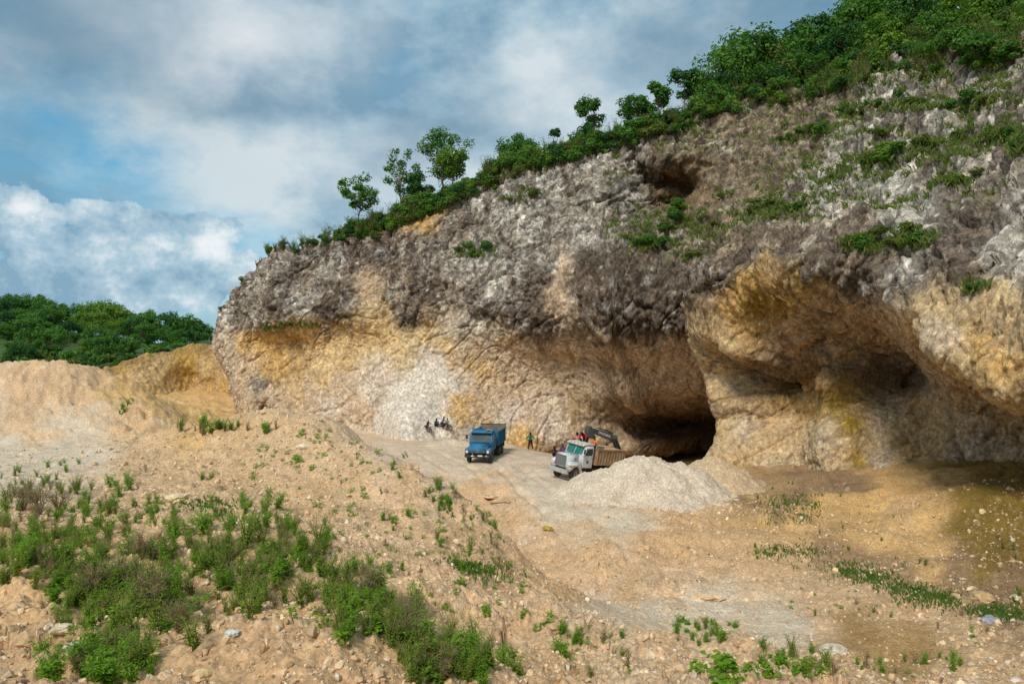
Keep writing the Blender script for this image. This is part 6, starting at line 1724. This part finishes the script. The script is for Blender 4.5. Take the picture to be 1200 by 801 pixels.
# bucket hanging from the tip, teeth down
side_ = s
bk = MB(); b_ = bmesh.new()
prof = [(0, .28), (.22, .10), (.30, -.25), (.18, -.62), (-.12, -.80), (-.42, -.72), (-.36, -.66), (-.12, -.70), (.10, -.55), (.20, -.24), (.12, .04), (-.10, .12)]
va, vb = [], []
vd = d.copy(); vd.z = 0; vd.normalize(); vz = Vector((0, 0, 1))
for (a, z) in prof:
    q = tip + vd * a + vz * z
    va.append(b_.verts.new(q - side_ * .27)); vb.append(b_.verts.new(q + side_ * .27))
n = len(prof)
for i in range(n): b_.faces.new((va[i], va[(i + 1) % n], vb[(i + 1) % n], vb[i]))
b_.faces.new(va[::-1]); b_.faces.new(vb); bmesh.ops.recalc_face_normals(b_, faces=b_.faces); bk._add(b_, .015, 1)
for sg in (-1, 1):
    b_ = bmesh.new(); vs = [b_.verts.new(tip + vd * a + vz * z + side_ * sg * .27) for a, z in [(0, .28), (.22, .10), (.30, -.25), (.18, -.62), (-.12, -.80), (-.42, -.72), (-.30, -.2), (-.15, .12)]]
    b_.faces.new(vs); r = bmesh.ops.extrude_face_region(b_, geom=b_.faces[:])
    for v in r['geom']:
        if isinstance(v, bmesh.types.BMVert): v.co += side_ * sg * .03
    bmesh.ops.recalc_face_normals(b_, faces=b_.faces); bk._add(b_, 0, 1)
bko = bk.build('bucket', simple_mat('bucket_steel', (.04, .06, .055), .6, dirt=(.16, .12, .08)), exc)
tt = MB()
for k in range(4): tt.box(tip + vd * -.48 + vz * -.72 + side_ * (-.21 + k * .14), (.07, .2, .06), .01)
tt.build('tooth', M_CHROME, bko)

# ---- motorcycles
def motorcycle(px, py, d, yaw, tank, label):
    p = P3(px, py, d); hh = hit(px, py); z = ground_z(p[0], p[1]) if hh is None else hh[0][2]
    q = hh[0] if hh else p
    e = root_at('motorcycle', (q[0], q[1], q[2]), Matrix.Rotation(yaw, 4, 'Z') @ Matrix.Rotation(R(7), 4, 'Y'), label, 'motorcycle', 'motorcycles on the scree', (.84,) * 3)
    mt = simple_mat('tank_paint', tank, .4)
    for y in (.62, -.62):
        t = MB().lathe((0, y, .31), [(.23, -.04), (.29, -.05), (.31, -.02), (.31, .02), (.29, .05), (.23, .04), (.23, -.04)]).build('wheel', M_TYRE, e, True)
        m = MB().cyl((0, y, .31), .06, .1, 'x', 12, 0)
        for k in range(9):
            a = 2 * math.pi * k / 9; m.pipe([(0, y, .31), (0, y + .24 * math.cos(a), .31 + .24 * math.sin(a))], .006, 4)
        m.build('rim', M_CHROME, t)
    MB().pipe([(0, .45, .85), (0, .1, .75), (0, -.5, .72), (0, -.62, .5)], .025).pipe([(0, .45, .85), (0, .2, .35), (0, -.25, .3), (0, -.5, .72)], .022).pipe([(.08, -.25, .33), (.08, -.62, .31)], .02).pipe([(-.08, -.25, .33), (-.08, -.62, .31)], .02).build('frame', M_CHAS, e)
    MB().box((0, .02, .42), (.24, .34, .26), .04).cyl((0, .1, .58), .09, .2, 'z', 14).build('engine', M_CHROME, e)
    MB().pipe([(.1, .1, .35), (.13, -.2, .25), (.14, -.8, .38)], [.025, .03, .045]).build('exhaust', M_CHROME, e)
    MB().prism([(.42, .80), (.36, .96), (.05, .98), (-.08, .80)], -.14, .14, .06, 3).build('fuel_tank', mt, e, True)
    MB().prism([(-.05, .78), (-.08, .86), (-.75, .90), (-.82, .82), (-.7, .76)], -.13, .13, .03, 2).build('seat', M_CHAS, e)
    MB().pipe([(.06, .62, .31), (.07, .42, .98)], .02).pipe([(-.06, .62, .31), (-.07, .42, .98)], .02).build('fork', M_CHROME, e)
    MB().pipe([(-.38, .22, 1.06), (-.2, .38, 1.08), (.2, .38, 1.08), (.38, .22, 1.06)], .016).build('handlebar', M_CHAS, e)
    MB().cyl((0, .52, .92), .09, .1, 'y', 16, .02).build('headlight', M_LAMP, e)
    for y, l in ((.62, .24), (-.66, .3)): MB().prism([(y + .28, .52), (y + .1, .66), (y - .15, .66), (y - .15, .64), (y + .1, .635), (y + .26, .50)], -.07, .07, .006).build('mudguard', mt, e)
    return e
mc1 = motorcycle(503.5, 504.5, 88, R(215), (.16, .02, .015), 'dark motorcycle with red tank standing alone at far left of the scree')
mc2 = motorcycle(523.5, 501.5, 92, R(250), (.16, .05, .02), 'brown motorcycle under two riders on the pale scree')

# ------------------------------------------------------------------ people
SKIN = simple_mat('brown_skin', (.09, .045, .028), .6, spec=.3)
M_HAIR = simple_mat('black_hair', (.012, .01, .009), .8)
def cloth(col): return simple_mat('cloth', col, .9, dirt=tuple(c * .7 for c in col), dirt_amt=.3, scale=6, spec=.1)
DG = None
def skin_mesh(name, verts, edges, radii, mat, parent, root=0, sub=2):
    me = bpy.data.meshes.new(name); me.from_pydata([tuple(v) for v in verts], edges, []); me.update()
    o = link(name + '_build', me)
    md = o.modifiers.new('skin', 'SKIN'); md.branch_smoothing = .5
    for i, r in enumerate(radii):
        o.data.skin_vertices[0].data[i].radius = (r, r) if np.isscalar(r) else r
    o.data.skin_vertices[0].data[root].use_root = True
    if sub:
        sb = o.modifiers.new('sub', 'SUBSURF'); sb.levels = sub; sb.render_levels = sub
    bpy.context.view_layer.update()
    em = bpy.data.meshes.new_from_object(o.evaluated_get(bpy.context.evaluated_depsgraph_get()))
    bpy.data.objects.remove(o); bpy.data.meshes.remove(me)
    em.name = name; em.materials.clear(); em.materials.append(mat)
    for p in em.polygons: p.use_smooth = True
    return link(name, em, parent)

STAND = dict(hip=(0, 0, .93), chest=(0, .0, 1.30), neck=(0, 0, 1.47), head=(0, .03, 1.60), ls=(-.19, 0, 1.40), le=(-.25, -.02, 1.12), lh=(-.24, .06, .88), rs=(.19, 0, 1.40), re=(.25, -.02, 1.12), rh=(.24, .06, .88),
             lhip=(-.10, 0, .90), lk=(-.12, .03, .50), lf=(-.13, 0, .08), rhip=(.10, 0, .90), rk=(.12, .03, .50), rf=(.13, 0, .08))
AKIMBO = dict(STAND, le=(-.42, -.06, 1.16), lh=(-.20, .06, .98), re=(.42, -.06, 1.16), rh=(.20, .06, .98), lk=(-.17, .02, .5), lf=(-.27, 0, .08), rk=(.14, .02, .5), rf=(.17, 0, .08))
BEND = dict(STAND, hip=(0, -.12, .90), chest=(0, .16, 1.18), neck=(0, .32, 1.28), head=(0, .44, 1.33), ls=(-.2, .24, 1.24), le=(-.26, .36, .98), lh=(-.2, .5, .78), rs=(.2, .24, 1.24), re=(.26, .36, .98), rh=(.2, .5, .78), lhip=(-.1, -.1, .88), rhip=(.1, -.1, .88))
SIT = dict(hip=(0, 0, .10), chest=(0, .05, .48), neck=(0, .08, .66), head=(0, .12, .80), ls=(-.19, .06, .58), le=(-.25, .14, .32), lh=(-.16, .36, .26), rs=(.19, .06, .58), re=(.25, .14, .32), rh=(.16, .36, .26),
           lhip=(-.10, 0, .08), lk=(-.17, .42, .16), lf=(-.17, .46, -.30), rhip=(.10, 0, .08), rk=(.17, .42, .16), rf=(.17, .46, -.30))
SQUAT = dict(hip=(0, -.1, .28), chest=(0, .06, .62), neck=(0, .12, .78), head=(0, .17, .92), ls=(-.19, .1, .71), le=(-.24, .28, .52), lh=(-.10, .44, .50), rs=(.19, .1, .71), re=(.24, .28, .52), rh=(.10, .44, .50),
             lhip=(-.10, -.1, .27), lk=(-.18, .28, .52), lf=(-.16, .06, .08), rhip=(.10, -.1, .27), rk=(.18, .28, .52), rf=(.16, .06, .08))
RIDE = dict(SIT, lk=(-.20, .40, -.02), lf=(-.22, .18, -.42), rk=(.20, .40, -.02), rf=(.22, .18, -.42), lh=(-.30, .58, .36), rh=(.30, .58, .36), le=(-.30, .34, .38), re=(.30, .34, .38), chest=(0, .12, .46), neck=(0, .2, .62), head=(0, .26, .76), ls=(-.19, .16, .54), rs=(.19, .16, .54))
def person(loc, yaw, pose, shirt, trousers, label, scale=1.0, cap=None, group=None):
    e = root_at('person', loc, Matrix.Rotation(yaw, 4, 'Z'), label, 'person', group); e.scale = (scale,) * 3
    J = {k_: Vector(v) for k_, v in pose.items()}
    V, E, Rr = [], [], []
    def v(p, r): V.append(Vector(p)); Rr.append(r); return len(V) - 1
    def ch(start, pts):
        a = start
        for p, r in pts: b = v(p, r); E.append((a, b)); a = b
        return a
    h = v(J['hip'], .135); waist = ch(h, [((J['hip'] * .55 + J['chest'] * .45), .125)]); c_ = ch(waist, [(J['chest'], (.165))]); n_ = ch(c_, [(J['neck'], .058)])
    up_ = (J['head'] - J['neck']).normalized()
    face = Vector((0, 1, 0)); face = (face - up_ * face.dot(up_)).normalized()
    hd = ch(n_, [(J['head'] - up_ * .03, .088), (J['head'] + up_ * .07, .098), (J['head'] + up_ * .13, .055)])
    ch(len(V) - 3, [(J['head'] + face * .105 - up_ * .01, .018)])                                  # nose
    for sgn in (-1, 1): ch(len(V) - 4 if sgn < 0 else len(V) - 5, [(J['head'] + Vector((sgn * .098, -.01, 0)), .016)])   # ears
    for S_ in ('l', 'r'):
        sg = -1 if S_ == 'l' else 1
        hnd = J[S_ + 'h']; d = (hnd - J[S_ + 'e']).normalized()
        pm = ch(c_, [(J[S_ + 's'], .068), ((J[S_ + 's'] + J[S_ + 'e']) / 2, .052), (J[S_ + 'e'], .042), ((J[S_ + 'e'] + hnd) / 2, .040), (hnd, .029), (hnd + d * .075, .034)])
        w = d.cross(Vector((0, 0, 1))); w = w.normalized() if w.length > .1 else Vector((1, 0, 0)); cn = w.cross(d).normalized()
        for i, (o_, l_) in enumerate(((-.030, .065), (-.010, .078), (.010, .074), (.030, .058))):
            ch(pm, [(hnd + d * .10 + w * o_, .0095), (hnd + d * (.10 + l_ * .55) + w * o_ * 1.1 - cn * .012, .0085), (hnd + d * (.10 + l_ * .85) + w * o_ * 1.1 - cn * .034, .007)])
        ch(pm - 1 if False else pm, [(hnd + d * .05 + w * .05 * sg, .011), (hnd + d * .09 + w * .062 * sg - cn * .02, .009)])
        hp_ = ch(h, [(J[S_ + 'hip'], .10)])
        ft = ch(hp_, [((J[S_ + 'hip'] + J[S_ + 'k']) / 2, .082), (J[S_ + 'k'], .058), ((J[S_ + 'k'] * .6 + J[S_ + 'f'] * .4), .056), (J[S_ + 'f'], .038)])
        ch(ft, [(J[S_ + 'f'] + Vector((0, .08, -.045)), .036), (J[S_ + 'f'] + Vector((0, .17, -.055)), .026)])
    skin_mesh('body', V, E, Rr, SKIN, e)
    # shirt: torso and upper arms
    V, E, Rr = [], [], []
    h = v(J['hip'] + (J['chest'] - J['hip']) * .05, .150); waist = ch(h, [((J['hip'] * .55 + J['chest'] * .45), .146)]); c_ = ch(waist, [(J['chest'], .182)]); ch(c_, [(J['chest'] * .35 + J['neck'] * .65, .085)])
    for S_ in ('l', 'r'): ch(c_, [(J[S_ + 's'], .082), ((J[S_ + 's'] * .45 + J[S_ + 'e'] * .55), .070), ((J[S_ + 's'] * .1 + J[S_ + 'e'] * .9), .060)])
    skin_mesh('shirt', V, E, Rr, cloth(shirt), e)
    V, E, Rr = [], [], []
    h = v(J['hip'], .150)
    for S_ in ('l', 'r'): ch(h, [(J[S_ + 'hip'], .115), ((J[S_ + 'hip'] + J[S_ + 'k']) / 2, .098), (J[S_ + 'k'], .076), ((J[S_ + 'k'] + J[S_ + 'f']) / 2, .07), ((J[S_ + 'k'] * .12 + J[S_ + 'f'] * .88), .06)])
    skin_mesh('trousers', V, E, Rr, cloth(trousers), e)
    for S_ in ('l', 'r'):
        f = J[S_ + 'f']; skin_mesh('shoe', [f + Vector((0, -.04, -.035)), f + Vector((0, .07, -.045)), f + Vector((0, .185, -.055))], [(0, 1), (1, 2)], [.045, .045, .034], M_CHAS, e, sub=1)
    hb = bmesh.new(); bmesh.ops.create_icosphere(hb, subdivisions=3, radius=.112)
    for q in [q for q in hb.verts if (q.co.z < -.01 and q.co.y > -.03) or q.co.z < -.06]: hb.verts.remove(q)
    me = bpy.data.meshes.new('hair'); hb.to_mesh(me); hb.free(); me.materials.append(M_HAIR if cap is None else cloth(cap))
    for p in me.polygons: p.use_smooth = True
    ho = link('hair' if cap is None else 'cap', me, e); ho.location = J['head'] + up_ * .05; ho.rotation_euler = up_.to_track_quat('Z', 'Y').to_euler()
    return e
def foot_at(px, py, dmax=None):
    q = hit(px, py)[0]; return Vector((q[0], q[1], q[2]))
gp_ = P3(621.5, 529.5, 74); gpz = ground_z(gp_[0], 74)
person((gp_[0], 74, gpz), R(185), AKIMBO, (.005, .16, .075), (.02, .017, .017), 'person in a green shirt standing with hands on hips facing the rock wall', .98)
# riders on the scree
q = foot_at(511, 499.5); person((q.x, q.y + .2, q.z + .02), R(200), dict(SQUAT), (.03, .10, .11), (.03, .03, .045), 'person in teal shirt crouching between the two motorcycles', .9)
q = mc2.location; yw = R(250); fw = Vector((-math.sin(yw), math.cos(yw), 0))
person(Vector(q) + Vector((0, 0, .69)) - fw * .46, yw, RIDE, (.16, .24, .48), (.07, .02, .03), 'person in light blue shirt sitting rearmost on the brown motorcycle', .85)
person(Vector(q) + Vector((0, 0, .67)) + fw * -.02, yw, RIDE, (.42, .40, .36), (.10, .05, .03), 'person in pale vest sitting at the handlebars of the brown motorcycle', .74)
q = mc1.location; yw = R(215); fw = Vector((-math.sin(yw), math.cos(yw), 0))
person(Vector(q) + Vector((0, 0, .67)) - fw * .2, yw, RIDE, (.10, .035, .035), (.035, .03, .03), 'person in dark maroon shirt sitting on the red-tanked motorcycle', .78, cap=(.16, .17, .17))
# beside and on the white truck
q = Vector((P3(651, 527, 69)[0], 69, 0)); q.z = ground_z(q.x, q.y); person(q, R(150), SQUAT, (.05, .035, .03), (.025, .02, .02), 'person in dark clothes squatting on the floor beyond the white truck', 1.0)
q = Vector((P3(659.5, 527, 63)[0], 63, 0)); q.z = ground_z(q.x, q.y); person(q, R(170), STAND, (.16, .06, .16), (.12, .03, .05), 'person in purple shirt standing behind the bonnet of the white truck', .92)
by_ = on_white(0, -3.3, 0).y
def bedman(px, py_top, dy, height, yaw, pose, *a, scale=1.0, **k):
    """a person in the truck bed, head at a given height above the rim"""
    w = P3(px, py_top, by_ + dy); return person(Vector((w[0], w[1], w[2] - height * scale)), yaw, pose, *a, scale=scale, **k)
bedman(676.5, 505.5, .3, 1.74, R(160), STAND, (.55, .19, .16), (.10, .09, .10), 'person in pink shirt standing at the front of the truck bed', scale=.9)
bedman(685.5, 504.5, .1, 1.44, R(150), BEND, (.50, .008, .03), (.02, .025, .05), 'person in bright red shirt and jeans bending over in the truck bed', scale=1.1)
bedman(681.5, 512.8, -.6, .93, R(150), SIT, (.16, .26, .32), (.10, .12, .16), 'person in blue-grey top sitting low behind the white cab', scale=.8)
bedman(697.5, 510.0, -.9, .93, R(140), SIT, (.62, .20, .05), (.02, .022, .03), 'person in orange shirt sitting on the rim of the truck bed', scale=.95)

def _dbg():
    for nm, q in (('front wheel R', rt * 0), ):
        pass
    for (x, y) in ((1, 0), (-1, 0), (.9, -4.1), (-.9, -4.1), (.9, -5.4), (-.9, -5.4)):
        w = on_white(x, y, 0); print('WHEEL', x, y, [round(c_, 2) for c_ in w], round(ground_z(w.x, w.y), 2))
    for (x, y) in ((1, 0), (-1, 0), (.9, -4.1), (-.9, -5.2)):
        w = blue.matrix_world @ Vector((x, y, 0)); print('BWHEEL', x, y, [round(c_, 2) for c_ in w], round(ground_z(w.x, w.y), 2))
    for o in bpy.data.objects:
        if o.name.startswith('person'):
            b_ = [c_ for c_ in o.children if c_.name.startswith('body')][0]; vv = [b_.matrix_world @ v.co for v in b_.data.vertices]
            q = [proj(np.array(v)) for v in vv[::20]]; print('PERS', o['label'], [round(float(f_([c_[i] for c_ in q]))) for i in (0, 1) for f_ in (min, max)], round(min(v.z for v in vv), 2))
    for o in (white, blue):
        for ch in o.children:
            if ch.name.split('.')[0] in ('grille', 'cab', 'bumper', 'dump_body', 'wheel'):
                q = [proj(np.array(ch.matrix_world @ v.co)) for v in ch.data.vertices]; print('PART', ch.name, [round(float(f_([c_[i] for c_ in q])), 1) for i in (0, 1) for f_ in (min, max)])
    print('FLOOR exc', ez, 'people', [(o.name, [round(float(c_), 2) for c_ in o.location]) for o in bpy.data.objects if o.name.startswith('person')])
